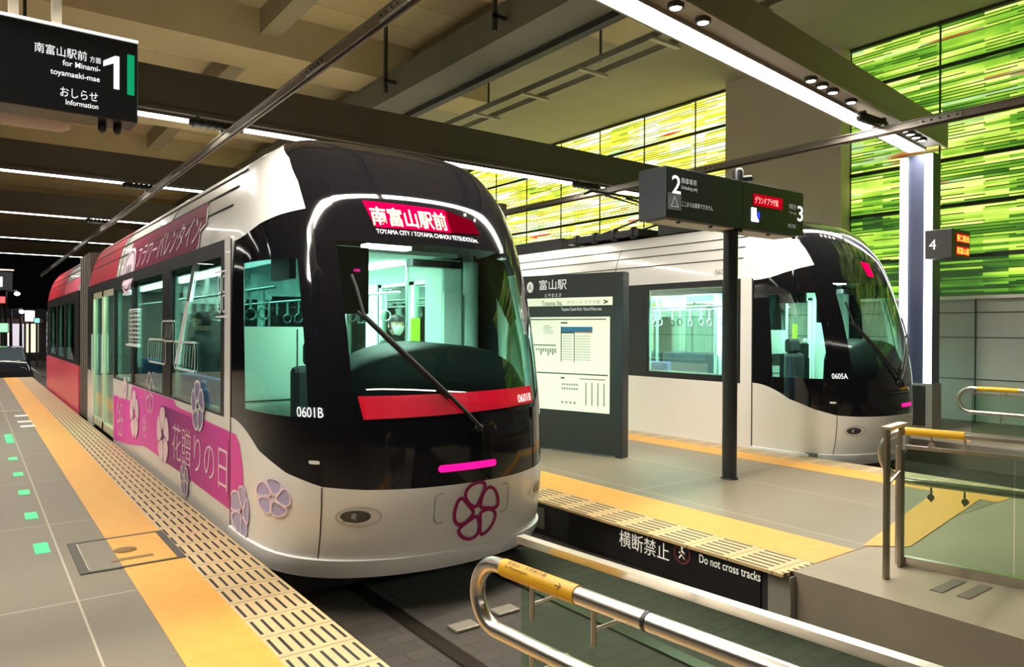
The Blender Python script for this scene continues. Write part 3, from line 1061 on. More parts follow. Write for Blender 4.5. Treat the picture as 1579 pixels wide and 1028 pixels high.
# where it wraps on to the nose
wr = [S1(180 - .02, .78, .004)]
mb = MB()
zz = [.16, .25, .35, .45, .55, .65, .72, .78]
wd = [1.6, 2.2, 2.5, 2.4, 2.2, 1.6, 1.2, .4]
mb.grid([[S1(180 - max(.001, w_ * (j / 6) ** 2), z_, .004) for z_, w_ in zip(zz, wd)] for j in range(7)])
mb.build('magenta_graphic', M_MAG, t1)
pur = decal('purple_graphic', rrect(6.03, .19, 8.68, .775, .12), M_PUR, .008)
t = MB()
t.text('花贈りの日', .40, lambda u, v: shell(8.06 - u, .315 + v, .012), xs=1.04, bold=-.004)
t.build('livery_lettering', M_PALE, pur)
for i, (fy, fz, r_, fill, line) in enumerate(((8.50, .46, .31, M_PALE, None), (10.2, .52, .31, M_PALE, None), (6.99, .90, .23, M_LIL, M_WLINE), (9.23, .86, .24, None, M_PALE),
                                              (11.3, .38, .27, None, M_PALE), (9.52, .44, .13, None, M_PALE), (7.5, .16, .17, M_LIL, M_PALE), (10.9, .80, .16, M_PALE, None))):
    fl = MB()
    for pts in petals(fy, fz, r_, 1.0, -18):
        if fill:
            fl.poly2(pts, side_f(.014))
        else:
            fl.stroke2(pts, r_ * .07, side_f(.014))
    fo = fl.build('flower_graphic', fill or line, t1)
    if fill and line:
        ol = MB()
        for pts in petals(fy, fz, r_, 1.0, -18):
            ol.stroke2(pts, r_ * .10, side_f(.018))
        ol.build('flower_outline', line, fo)
# lavender flowers on the nose
for fphi, fz, r_, kx in ((163.5, .42, .135, 62), (177.6, .21, .20, 14)):
    fl, ol = MB(), MB()
    fn = lambda off: (lambda u, v: S1(min(179.95, fphi - u * kx), v, off))
    for pts in petals(0, fz, r_, 1.0, -18):
        fl.poly2(pts, fn(.008))
        ol.stroke2(pts, r_ * .09, fn(.012))
    fo = fl.build('flower_graphic', M_LAV, t1)
    ol.build('flower_outline', M_PALE, fo)
# maroon banner along the shoulder with its lettering, pale oval badge in front
bn = [lift(*p) for p in ((6.65, 2.70), (6.72, 2.52), (6.94, 2.48), (6.98, 2.36), (7.17, 2.27), (10.49, 2.26), (10.3, 2.69))]
ban = decal('maroon_banner', bn, M_MAR, .008, ZC)
bl = MB()
bl.stroke2([lift(*p) for p in ((6.66, 2.66), (6.72, 2.52), (6.94, 2.48), (6.98, 2.36), (7.17, 2.27), (10.4, 2.25))], .035, side_f(.012), False)
bl.build('banner_edge', M_WLINE, ban)
p0 = lift(10.15, 2.36)
t = MB()
t.text('フラワーバレンタイン', .33, lambda u, v: shell(p0[0] - u, p0[1] - .0 + v + u * .012, .014), xs=.97, cuts=ZC, bold=-.002)
t.build('banner_lettering', M_PALE, ban)
ov = decal('oval_badge', ngon(10.78, 2.36, .44, .31, 30), M_PALE, .016, ZC)
ol = MB()
ol.stroke2(ngon(10.78, 2.36, .38, .255, 30), .022, side_f(.02))
ol.build('badge_outline', mat('badge_violet', (.10, .03, .10), .4), ov)
ol = MB()
for y in (10.98, 10.84, 10.70):
    ol.poly2([(y, 2.28), (y - .05, 2.28), (y - .05, 2.44), (y, 2.44)], side_f(.02), ZC)
ol.build('badge_strokes', mat('badge_violet', (.10, .03, .10), .4), ov)
decal('badge_foot', [(11.1, 2.045), (10.5, 2.045), (10.5, 2.075), (11.1, 2.075)], M_WLINE, .01)
# crimson and pink sheets on the roof shoulder further back
for ya, yb, za, zb2, m in ((11.9, 14.85, 2.34, 3.08, M_CRIM), (16.5, 19.2, 2.34, 2.62, M_PINKP), (19.2, 23.25, 2.34, 3.1, M_CRIM)):
    mb = MB()
    n_ = 10
    mb.grid([[shell(y, za + (zb2 - za) * j / n_, .007) for j in range(n_ + 1)] for y in (ya, (ya + yb) / 2, yb)])
    mb.build('roof_graphic', m, t1)
# white line drawings stuck on the windows
hatch = mat('drawing_grey', (.45, .52, .48), .5)
for ya, yb, za, zb2 in ((8.42, 9.36, 1.22, 1.48), (7.15, 8.03, 1.20, 1.47), (8.05, 8.62, 1.47, 1.68)):
    mb = MB()
    mb.stroke2(rrect(ya, za, yb, zb2, .07), .018, side_f(.004))
    o = mb.build('window_drawing', M_WLINE, t1)
    mb = MB()
    for i in range(6):
        y = ya + .12 + i * (yb - ya - .2) / 6
        mb.poly2([(y, za + .03), (y + .012, za + .03), (y - .05, zb2 - .03), (y - .062, zb2 - .03)], side_f(.003))
    mb.build('drawing_hatching', hatch, o)
mb = MB()
mb.stroke2(rrect(9.98, 1.40, 10.66, 1.84, .05), .018, side_f(.004))
o = mb.build('window_drawing', M_WLINE, t1)
mb = MB()
for i in range(7):
    for j in range(4):
        mb.stroke2(rrect(10.04 + j * .15, 1.44 + i * .055, 10.16 + j * .15, 1.485 + i * .055, .012), .010, side_f(.004))
mb.build('drawing_lattice', M_WLINE, o)
decal('drawing_foot', [(10.9, 1.375), (10.0, 1.365), (10.0, 1.39), (10.9, 1.40)], M_WLINE, .004)
decal('window_ribbon', [(7.13, 2.28), (7.27, 2.28), (8.0, 1.24), (7.86, 1.24)], M_WLINE, .003)
mb = MB()
for i in range(2):
    for j in range(2):
        mb.stroke2(rrect(6.12 + j * .13, 1.74 + i * .16, 6.21 + j * .13, 1.87 + i * .16, .03), .014, side_f(.012))
mb.stroke2([(6.08, 2.07), (6.42, 2.07)], .014, side_f(.012), False)
mb.stroke2([(6.08, 1.70), (6.42, 1.70)], .014, side_f(.012), False)
mb.build('window_drawing', M_WLINE, t1)
t = MB()
t.text('0601B', .10, lambda u, v: shell(*lift(6.62 - u, 2.36 + v), .006), xs=.9)
t.build('side_number', mat('number_pale', (.55, .53, .5), .5), t1)
# plain tram: grey side number, roof gear
x2 = XL + 6.9
t = MB()
t.text('0605A', .12, lambda u, v: Vector((XC + 6.9 - prof(2.40 + v, 2) - .006, 6.72 - u, 2.40 + v)), xs=.9)
t.build('side_number', M_TEXTG, t2)
pg = MB()
cx2 = XC + 6.9
pg.box((cx2 - .75, 8.6, 3.2), (cx2 + .75, 10.4, 3.32))
for yy in (8.75, 9.2, 9.7, 10.2):
    pg.lathe([(.05, 3.16), (.09, 3.2), (.06, 3.25), (.09, 3.3), (.05, 3.36)], (cx2 - .7, yy, 0), 10)
    pg.lathe([(.05, 3.16), (.09, 3.2), (.06, 3.25), (.09, 3.3), (.05, 3.36)], (cx2 + .7, yy, 0), 10)
pgo = pg.build('pantograph', M_BLACKM, t2)
pa = MB()
for sx_ in (-.35, .35):
    pa.tube([(cx2 + sx_ * .6, 10.3, 3.36), (cx2 + sx_, 8.5, 3.62), (cx2 + sx_ * .8, 9.9, 4.12)], .028, 8)
pa.tube([(cx2 - .45, 8.5, 3.62), (cx2 + .45, 8.5, 3.62)], .025, 8)
pa.build('pantograph_arm', M_BLACKM, pgo)
MB().tube([(cx2 - .8, 9.9, 4.08), (cx2 - .6, 9.9, 4.155), (cx2 + .6, 9.9, 4.155), (cx2 + .8, 9.9, 4.08)], .022, 8).build('pantograph_head', M_BLACKM, pgo)
MB().box((cx2 - .6, 7.4, 3.18), (cx2 + .6, 8.3, 3.42)).build('roof_equipment', M_BLACKM, t2)
MB().box((cx2 - .5, 10.9, 3.18), (cx2 + .5, 13.5, 3.40)).build('roof_equipment', M_BLACKM, t2)

# ================================================================== SIGNS
def facey(X0, Y, Z0, off=.004):
    return lambda u, v: Vector((X0 + u, Y - off, Z0 + v))


def at_y(px, py, Y):
    p = hit(px, py, 1, Y)
    return p.x, p.z


# hanging sign for stop 1
Y1 = 4.05
xr, zt = at_y(213, 67, Y1)
_, zb_ = at_y(208, 189, Y1)
s1 = thing('hanging_sign', 'dark hanging stop sign with large white 1 and green bar, upper left', 'sign', (0, Y1, zb_), 'stop signs')
MB().box((-1.5, Y1, zb_), (xr, Y1 + .2, zt)).build('sign_box', M_SIGN, s1, bevel=.006)
MB().box((-1.5, Y1 - .005, zt), (xr, Y1 + .2, zt + .012)).build('top_edge', mat('edge_white', (.9, .9, .88), .3, emit=(1, 1, .95), estr=.5), s1)
M_GREEN = mat('stop_green', (.0, .28, .10), .5, emit=(0, .5, .2), estr=.35)


def fit_text(body, hgt, width, f, m, name, parent, align='LEFT', bold=0.0):
    """lettering of a given cap height and run length (metres), laid on a surface"""
    size = hgt / (.90 if ord(body[0]) > 255 else .72)
    tmp = MB().text(body, size, lambda u, v: (u, v, 0))
    nat = max(q[0] for q in tmp.v) - min(q[0] for q in tmp.v)
    return MB().text(body, size, f, align, width / nat, bold=bold).build(name, m, parent)


def ptext(parent, name, body, px, py, hpx, wpx, Y, m, align='LEFT', bold=.0):
    """lettering on a face Y=const; px, py the anchor at the base line, hpx and wpx the photo's cap height and run length in pixels"""
    x, z = at_y(px, py, Y)
    _, z2 = at_y(px, py - hpx, Y)
    x2, _ = at_y(px + (wpx if align == 'LEFT' else -wpx), py, Y)
    return fit_text(body, z2 - z, abs(x2 - x), facey(x, Y, z), m, name, parent, align, bold)


x, z = at_y(196, 84, Y1)
x2_, z2_ = at_y(207, 148, Y1)
MB().quad(*[facey(0, Y1, 0)(*p) for p in ((x, z2_), (x2_ - .0, z2_), (x2_, z), (x, z))]).build('green_bar', M_GREEN, s1)
x, z = at_y(180, 138, Y1)
_, z2 = at_y(180, 87, Y1)
h = z2 - z
MB().poly2([(0, 0), (.025, 0), (.025, h), (.006, h), (-.045, h - .035), (-.045, h - .062), (0, h - .038)], facey(x - .014, Y1, z)).build('stop_number', M_LET, s1)
ptext(s1, 'lettering', '南富山駅前', 52, 78, 15, 81, Y1, M_LET)
ptext(s1, 'lettering', '方面', 138, 95, 9, 17, Y1, M_LET)
ptext(s1, 'lettering', 'for Minami-', 155, 111.5, 8.5, 58, Y1, M_LET, 'RIGHT', bold=.0003)
ptext(s1, 'lettering', 'toyamaeki-mae', 154, 127, 8.5, 76, Y1, M_LET, 'RIGHT', bold=.0003)
ptext(s1, 'lettering', 'おしらせ', 152, 157, 15, 58, Y1, M_LET, 'RIGHT')
ptext(s1, 'lettering', 'Information', 152, 169, 8, 50, Y1, M_LET, 'RIGHT', bold=.0003)
for px in (22, 90):
    x, _ = at_y(px, 30, Y1)
    MB().box((x - .02, Y1 + .07, zt), (x + .02, Y1 + .13, 4.47)).build('hanger', mat('hanger_taupe', (.35, .31, .25), .5), s1)
for px in (162, 186):
    x, z = at_y(px, 196, Y1)
    c_ = MB().lathe([(.0, 0), (.018, 0), (.02, -.03), (.014, -.045), (.0, -.045)], (x, Y1 + .1, zb_), 14).build('camera_dome', M_DARK, s1)
    MB().lathe([(.0, -.055), (.008, -.052), (.010, -.045), (0, -.04)], (x, Y1 + .1, zb_), 10).build('camera_lens', M_LENS, c_)

# sign box on a black post between the trams
Y2 = 4.8
pxy = hit(1127, 738, 2, 0)
PX, PY = pxy.x, pxy.y + .02
xl, zt2 = at_y(1027, 249, Y2)
xrr, _ = at_y(1239, 320, Y2)
zt2, zb2_ = 3.20, 2.70
s2 = thing('platform_sign', 'long black sign box on a black round post, showing 2 and 3', 'sign', (PX, PY, 0), 'stop signs')
MB().lathe([(.095, 0), (.095, .012), (.0, .012)], (PX, PY, 0), 28).build('base_flange', M_BLACKM, s2)
MB().tube([(PX, PY, 0), (PX, PY, zb2_ + .02)], .078, 28).build('post', mat('post_black', (.014, .016, .017), .3), s2)
for a, b, nm in ((xl, PX - .02, 'sign_box'), (PX - .02, xrr, 'sign_box')):
    MB().box((a, Y2, zb2_), (b, Y2 + .36, zt2)).build(nm, M_SIGN, s2, bevel=.006)
    MB().box((a + .06, Y2 + .04, zb2_ - .015), (b - .1, Y2 + .32, zb2_)).build('underside_panel', mat('sign_underside', (.45, .40, .36), .5), s2)
for i in range(5):
    xx = xl + .25 + i * .5
    MB().lathe([(.0, 0), (.022, 0), (.022, -.03), (0, -.035)], (xx, Y2 + .06, zb2_), 12).build('fixing_knob', M_BLACKM, s2)
cm = MB().lathe([(.06, 0), (.06, .13), (.045, .16), (.0, .16)], (PX + .05, Y2 + .12, zt2), 16).build('junction_box', M_BLACKM, s2)
MB().tube([(PX + .1, Y2 + .1, zt2 + .05), (PX + .22, Y2 + .08, zt2 + .07)], .035, 12).build('camera', M_BLACKM, s2)
M_LETD = mat('grey_white_lettering', (.55, .56, .56), .5, emit=(.8, .8, .8), estr=.2)
ptext(s2, 'stop_number', '2', 1035, 297, 29, 13, Y2, M_LET, bold=.002)
ptext(s2, 'stop_number', '3', 1228, 340, 24, 8, Y2, M_LET, bold=.003)
ptext(s2, 'lettering', '降車専用', 1050, 282, 9, 23, Y2, M_LETD)
ptext(s2, 'lettering', 'Unloading only', 1050, 291, 6, 25, Y2, M_LETD)
ptext(s2, 'lettering', 'ここからは乗車できません', 1050, 317, 8, 48, Y2, M_LETD)
ptext(s2, 'lettering', '市電行先', 1216, 321, 8, 11, Y2, M_LETD)
ptext(s2, 'lettering', 'For city', 1217, 329, 4, 10, Y2, M_LETD)
ptext(s2, 'lettering', '東口方面', 1215, 350, 6, 11, Y2, M_LETD)
x, z = at_y(1029, 322, Y2)
x2_, z2_ = at_y(1048, 299, Y2)
np_ = MB().quad(*[facey(0, Y2, 0)(*p) for p in ((x, z), (x2_ + .02, z), (x2_ + .02, z2_), (x, z2_))]).build('notice_panel', mat('notice_grey', (.16, .19, .22), .5), s2)
mb = MB()
cx_, cz_ = (x + x2_) / 2 + .01, (z + z2_) / 2
mb.stroke2([(cx_ - .05, cz_ - .05), (cx_ + .05, cz_ - .05), (cx_, cz_ + .05)], .012, facey(0, Y2, 0, .007))
mb.build('warning_triangle', M_LETD, np_)
x, z = at_y(1161, 311, Y2)
x2_, z2_ = at_y(1206, 305, Y2)
ld = MB().quad(*[facey(0, Y2, 0, .006)(*p) for p in ((x, z - .035), (x2_, z - .035), (x2_, z + .09), (x, z + .09))]).build('led_panel', mat('led_deep_red', (.02, 0, 0), .6, emit=(1, 0, .02), estr=.32, spec=0.0), s2)
t = MB()
t.text('グランドプラザ前', .082, facey(x + .02, Y2, z - .005, .010), xs=.66)
t.build('led_lettering', mat('led_pale_pink', (1, .6, .6), .5, emit=(1, .30, .26), estr=1.6), ld)
x, z = at_y(1158, 341, Y2)
ic = MB().poly2([(0, 0), (.13, 0), (.13, .07), (.09, .07), (.09, .15), (.0, .15)], facey(x, Y2, z, .006)).build('tram_icon', mat('icon_white', (1, 1, 1), .5, emit=(.85, .9, 1), estr=1.6), s2)
MB().poly2(ngon(.12, .07, .03, .045, 12), facey(x, Y2, z, .009)).build('icon_blue', mat('icon_blue', (.0, .02, .3), .5, emit=(.02, .05, .8), estr=.8), ic)

# ---------------- station board between the trams
KA, KD = Vector((6.55, 6.51, 0)), Vector((-.35, 1.2, 0)).normalized()
KN = Vector((-KD.y, KD.x, 0))
if KN.x > 0:
    KN = -KN


def kuv(px, py):
    d = _r * ((px - 789.5) / FPX) - _u * ((py - 514) / FPX) + _f
    tt = (KA - EYE).dot(KN) / d.dot(KN)
    p = EYE + d * tt
    return (p - KA).dot(KD), p.z


def kf(off):
    return lambda u, v: KA + KD * u + KN * off + Vector((0, 0, v))


kb = thing('station_board', 'tall dark station name board with a pale map poster, beside the pink tram', 'notice board', KA + KD * 1.0)
MK = Matrix(((KD.x, -KN.x, 0, KA.x), (KD.y, -KN.y, 0, KA.y), (0, 0, 1, 0), (0, 0, 0, 1)))
MB().box((.10, .0, .02), (2.3, .12, 2.30), MK).build('panel', mat('board_charcoal', (.02, .021, .02), .4), kb)
MB().box((.0, -.015, 0), (.10, .14, 2.33), MK).build('frame_post', M_SIGN, kb, bevel=.005)
MB().box((2.3, -.015, 0), (2.4, .14, 2.33), MK).build('frame_post', M_SIGN, kb, bevel=.005)
MB().box((.0, .0, 2.30), (2.4, .12, 2.34), MK).build('frame_top', M_SIGN, kb)
M_POST = mat('poster_paper', (.72, .78, .62), .5, emit=(.85, 1, .78), estr=.16)
M_INK = mat('print_black', (.03, .035, .03), .6)
M_INKG = mat('print_grey', (.30, .33, .28), .6)


def kq(name, a, b, m, off, parent=None):
    (u0, v0), (u1, v1) = a, b
    return MB().poly2([(u0, v0), (u1, v0), (u1, v1), (u0, v1)], kf(off)).build(name, m, parent or kb)


pl_ = kuv(826, 491)[0]
pr_, ptop = kuv(941, 488)
pbot = kuv(940, 638)[1]
ppo = kq('map_poster', (pr_, pbot), (pl_ + .12, ptop), M_POST, .006)
PU, PV = pr_, pbot
PW, PHH = pl_ + .12 - pr_, ptop - pbot
ink, inkg = MB(), MB()


def pq(mb, a, b, c, d):
    """rectangle of the poster print; fractions from the poster's left and top"""
    mb.poly2([(PU + PW * (1 - a), PV + PHH * (1 - b)), (PU + PW * (1 - c), PV + PHH * (1 - b)), (PU + PW * (1 - c), PV + PHH * (1 - d)), (PU + PW * (1 - a), PV + PHH * (1 - d))], kf(.009))


pq(ink, .02, .02, .96, .03)
pq(ink, .06, .30, .36, .31)
pq(ink, .06, .60, .98, .612)
pq(ink, .42, .10, .43, .48)
pq(ink, .58, .17, .59, .48)
pq(ink, .42, .16, .58, .175)
pq(ink, .42, .055, .50, .07)
pq(ink, .42, .645, .47, .66)
pq(ink, .65, .65, .95, .658)
ink.build('poster_rules', M_INK, ppo)
random.seed(3)
for i in range(10):
    pq(inkg, .44, .20 + i * .028, .56, .206 + i * .028)
    pq(inkg, .60, .20 + i * .028, .78, .206 + i * .028)
inkg.build('poster_print', M_INKG, ppo)
inkg = MB()
for i in range(5):
    pq(inkg, .20, .09 + i * .02, .20 + .12 * random.random() + .05, .096 + i * .02)
inkg.build('poster_print', M_INKG, ppo)
inkg = MB()
for i in range(9):
    a = .10 + i * .03
    pq(inkg, a, .34, a + .022, .36 + .06 * random.random())
inkg.build('poster_print', M_INKG, ppo)
inkg = MB()
for i in range(7):
    a = .43 + i * .03
    pq(inkg, a, .71, a + .022, .73)
    pq(inkg, a, .755, a + .022, .775)
inkg.build('poster_print', M_INKG, ppo)
inkg = MB()
for i in range(4):
    pq(inkg, .72 + i * .07, .69, .735 + i * .07, .93)
    pq(inkg, .43 + i * .05, .90, .455 + i * .05, .925)
inkg.build('poster_print', M_INKG, ppo)
bl = MB()
pq(bl, .42, .105, .80, .16)
bl.build('timetable_header', mat('print_blue', (.02, .17, .34), .5), ppo)
bl = MB()
pq(bl, .58, .145, .80, .17)
bl.build('timetable_subheader', mat('print_salmon', (.5, .25, .2), .5), ppo)
u1, v1 = kuv(945, 457)
u0, v0 = kuv(945, 470)
bd = kq('name_strip', (u1, v0 + .0), (u1 + 1.55, v1), M_POST, .006)
ku = lambda px, py: kuv(px, py)


def ktext(parent, name, body, px, py, hpx, wpx, m, bold=0.0):
    u, v = kuv(px, py)
    v2 = kuv(px, py - hpx)[1]
    u2 = kuv(px + wpx, py)[0]
    return fit_text(body, v2 - v, abs(u2 - u), lambda a, b: kf(.010)(u - a, v + b), m, name, parent, 'LEFT', bold)


ktext(kb, 'station_name', '富山駅', 831, 446, 15, 42, M_LETD, bold=.001)
ktext(kb, 'lettering', 'とやまえき', 840, 458, 6, 25, M_LETD)
ktext(bd, 'lettering', 'Toyama Sta.', 836, 471, 7, 32, M_INK)
ktext(bd, 'lettering', 'グランドプラザ前', 874, 469, 6, 52, M_INKG)
ktext(bd, 'arrow', '>', 931, 469, 8, 6, M_INK, bold=.004)
ktext(kb, 'lettering', 'Toyama Castle Park / Grand Plaza-mae', 866, 479, 5, 62, M_LETD)
u, v = kuv(818, 443)
mb = MB().poly2(ngon(u, v, .055, .075, 24), kf(.008)).build('stop_badge', M_LETD, kb)
t = MB()
t.text('A', .10, lambda a, b: kf(.011)(u + .035 - a, v - .035 + b), bold=.002)
t.build('badge_letter', M_INKG, mb)

# ---------------- lit column at the end of the nearest beam, with the display for stop 4
CX, CY = 12.42, 5.62
cl = thing('light_column', 'square grey column with two bright vertical light strips, carrying the nearest beam', 'column', (CX, CY, 0))
MB().box((CX - .13, CY - .25, 0.75), (CX + .13, CY + .25, 4.46)).build('shaft', mat('column_blue_grey', (.03, .036, .07), .4), cl)
MB().box((CX - .16, CY - .27, 0), (CX + .16, CY + .27, .78)).build('plinth', mat('plinth_grey', (.22, .22, .21), .5), cl)
MB().box((CX - .175, CY - .17, .1), (CX - .16, CY + .17, .74)).build('plinth_door', M_BLACKM, cl)
M_COLL = mat('column_light', (1, 1, 1), .5, emit=(.93, .95, 1), estr=2.2)
for s_ in (-1, 1):
    MB().box((CX - .17, CY + s_ * .19 - .06, .78), (CX - .13, CY + s_ * .19 + .06, 4.44)).build('light_tube', M_COLL, cl, bevel=.01)
s4 = thing('display_box', 'small black display box with two red lines of text on the lit column', 'sign', (CX, CY - .4, 2.7), 'stop signs')
BX0, BX1, BY0, BY1, BZ0, BZ1 = 11.80, 12.42, 4.88, 5.27, 2.72, 3.16
MB().box((BX0, BY0, BZ0), (BX1, BY1, BZ1)).build('case', M_BLACKM, s4, bevel=.008)
MB().box((CX - .06, BY1, 2.85), (CX + .0, CY - .251, 3.0)).build('bracket', M_DARK, s4)
for z, body in ((2.98, '東口経由'), (2.79, '南富山前')):
    q = MB().quad((BX0 + .12, BY0 - .004, z - .02), (BX1 - .04, BY0 - .004, z - .02), (BX1 - .04, BY0 - .004, z + .12), (BX0 + .12, BY0 - .004, z + .12)).build('led_panel', mat('led_deep_red', (.02, 0, 0), .6, emit=(1, 0, .02), estr=.32, spec=0.0), s4)
    t = MB()
    t.text(body, .115, facey(BX0 + .14, BY0, z + .005, .008), xs=.95)
    t.build('led_lettering', mat('led_orange', (1, .5, .1), .5, emit=(1, .45, .05), estr=2), q)
t = MB()
t.text('4', .22, lambda a, b: Vector((BX0 - .004, BY1 - .06 - a, 2.86 + b)))
t.build('stop_number', M_LETD, s4)

# ================================================================== OVERHEAD LINE
def wire(x, ya, yb, label):
    t = thing('conductor_bar', label, 'overhead line', (x, ya, 4.25), 'rigid overhead conductors')
    MB().box((x - .035, ya, 4.22), (x + .035, yb, 4.30)).build('rail', M_ALU, t)
    MB().box((x - .055, ya, 4.30), (x + .055, yb, 4.312)).build('flange', M_ALU, t)
    MB().tube([(x, ya, 4.205), (x, yb, 4.205)], .016, 8).build('contact_wire', mat('copper_dark', (.10, .07, .05), .4, .8), t)
    for y in (5.2, 6.9, 13.2) if x < 5 else (3.9, 7.6, 12.6):
        j = MB().box((x - .048, y, 4.225), (x + .048, y + .5, 4.295)).build('splice_plate', mat('splice_grey', (.42, .39, .34), .35, .8), t)
        for k in range(5):
            MB().lathe([(.0, -.012), (.012, -.012), (.012, .012), (0, .012)], (x - .052, y + .05 + k * .1, 4.26), 8, 'x').build('bolt', M_DARK, j)
    return t


wire(2.84, 3.4, 44, 'long metal overhead bar running above the pink tram')
wire(9.72, 2.2, 40, 'long metal overhead bar running above the plain white tram')


def insulator(x, y, label, zb=4.5):
    t = thing('insulator_clamp', label, 'insulator', (x, y, 4.3), 'insulator clamps on the overhead bars')
    b = MB()
    pr_ = [(.0, -.36), (.03, -.36), (.045, -.34)]
    for k in range(7):
        h = -.32 + k * .09
        pr_ += [(.05, h), (.066, h + .02), (.066, h + .035), (.05, h + .06)]
    pr_ += [(.045, .34), (.03, .36), (0, .36)]
    b.lathe(pr_, (x - .12, y - .06, 4.40), 16, 'x')
    b.build('insulator_body', M_BLACKM, t)
    MB().box((x - .40, y - .1, 4.44), (x - .35, y - .02, zb - .022)).build('hanger', M_DARK, t)
    MB().box((x + .12, y - .1, 4.44), (x + .17, y - .02, zb - .022)).build('hanger', M_DARK, t)
    MB().lathe([(.0, 4.37), (.08, 4.36), (.085, 4.35), (.05, 4.345), (.05, 4.33), (.0, 4.33)], (x, y - .06, 0), 14).build('clamp', M_STEEL, t)
    MB().box((x - .07, y - .1, 4.315), (x + .07, y - .02, 4.335)).build('clamp_jaw', M_DARK, t)


insulator(2.84, 10.62, 'black insulator under the dark brown beam, above the pink tram')
insulator(2.84, 16.05, 'black insulator under the second beam back, above the red tram roof')
insulator(2.84, 21.95, 'small black insulator under the third beam back')
insulator(9.72, 10.62, 'black insulator under the dark brown beam, left of the post sign')
insulator(9.72, 5.02, 'black insulator under the nearest beam, left of the lit column')

# ================================================================== GLASS FENCES WITH HANDRAILS
M_SLEEVE = noise_mat('sleeve_yellow', (.90, .50, .01), (.82, .42, .008), 6, .45)


def along(A, B):
    A, B = Vector((*A, 0)), Vector((*B, 0))
    d = (B - A).normalized()
    return A, d


def fence(name, label, A, B, L, zt, zg, side, zr1, zr2, off, s0, panes, sleeve, brackets, words=True, posts=(), zlow=0.02, ring=None, tube_r=.025, topw=.035):
    """A->B is the line of the glass; the handrail loop stands off it on one side"""
    A, d = along(A, B)
    n = Vector((-d.y, d.x, 0)) * side
    t = thing(name, label, 'handrail fence', A, 'glass fences with handrails')
    P = lambda s, o, z: A + d * s + n * o + Vector((0, 0, z))
    cuts = [0] + list(panes) + [L]
    for a, b in zip(cuts, cuts[1:]):
        mb = MB()
        vs = [P(s, o, z) for s in (a + .004, b - .004) for o in (-.006, .006) for z in (zlow, zg)]
        mb.add(vs, [(0, 1, 3, 2), (4, 6, 7, 5), (0, 4, 5, 1), (2, 3, 7, 6), (1, 5, 7, 3), (0, 2, 6, 4)])
        mb.build('glass_pane', M_GLASSF, t)
    MB().bar(P(-.01, 0, zg + .012), P(L, 0, zg + .012), topw, .024).build('top_rail', M_STEEL, t)
    MB().bar(P(0, 0, zlow - .01), P(L, 0, zlow - .01), .05, .06).build('base_channel', M_STEEL, t)
    for s in posts:
        MB().bar(P(s, 0, 0), P(s, 0, zg + .01), .05, .014, tuple(n)).build('post', M_STEEL, t)
    zc, rr = (zr1 + zr2) / 2, (zr1 - zr2) / 2
    pts = [P(L, off, zr1)] + [P(s0 + rr, off, zr1)]
    for k in range(1, 16):
        a = math.pi / 2 + math.pi * k / 16
        pts.append(P(s0 + rr + rr * math.cos(a), off, zc + rr * math.sin(a)))
    pts += [P(s0 + rr, off, zr2), P(L, off, zr2)]
    rail = MB().tube(pts, tube_r, 20).build('handrail', M_STEEL, t)
    if ring:
        MB().tube([P(ring, off, zr1), P(ring + .012, off, zr1)], tube_r + .002, 20).build('joint_ring', M_DARK, rail)
    a, b = sleeve
    sl = MB().tube([P(a, off, zr1), P(b, off, zr1)], tube_r + .003, 20).build('yellow_sleeve', M_SLEEVE, rail)
    if words:
        # lines of braille-like print and an arrow on the camera side of the sleeve
        mk = MB()
        R = tube_r + .0045

        def w(u, v):
            a_ = v / R + math.radians(35)
            return P(a + u, off, zr1) + n * (R * math.cos(a_)) + Vector((0, 0, R * math.sin(a_)))
        mk.text('南富山・大学前方面', .019, lambda u, v: w(.03 + u, v + .012), xs=1.0)
        mk.text('for Minamitoyama', .014, lambda u, v: w(.03 + u, v - .004), xs=1.0)
        mk.text('..: .:. :.: ..: :.. .:', .018, lambda u, v: w(.16 + u, v - .012), xs=1.1)
        mk.text('→', .035, lambda u, v: w(b - a - .075 + u, v - .012))
        mk.build('sleeve_print', mat('print_brown', (.10, .05, .005), .6), sl)
    for s in brackets:
        for zz in (zr1, zr2):
            bk = MB().tube([P(s, off, zz - tube_r), P(s, off, zz - tube_r - .10)], .0075, 8)
            o = bk.build('bracket', M_STEEL, t)
            MB().tube([P(s, off, zz - tube_r - .055), P(s + .03, .012, zz - tube_r - .04)], .006, 8).build('bracket_arm', M_STEEL, o)
            c = P(s + .03, .0, zz - tube_r - .04)
            MB().tube([c + n * .008, c + n * .018], .022, 14).build('bracket_disc', M_STEEL, o)
    return t


# near fence beside the pink tram's track
NA = hit(805, 832, 2, .90)
NB = hit(1408, 1028, 2, .90)
fence('handrail_fence', 'near glass fence with steel handrail loop and yellow sleeve, bottom centre', (NA.x, NA.y), (NB.x, NB.y), 2.6, .915, .89, -1, .85, .64, .13, -.075,
      (.62,), (.06, .38), (.19, .44), True, (), .03, .62)
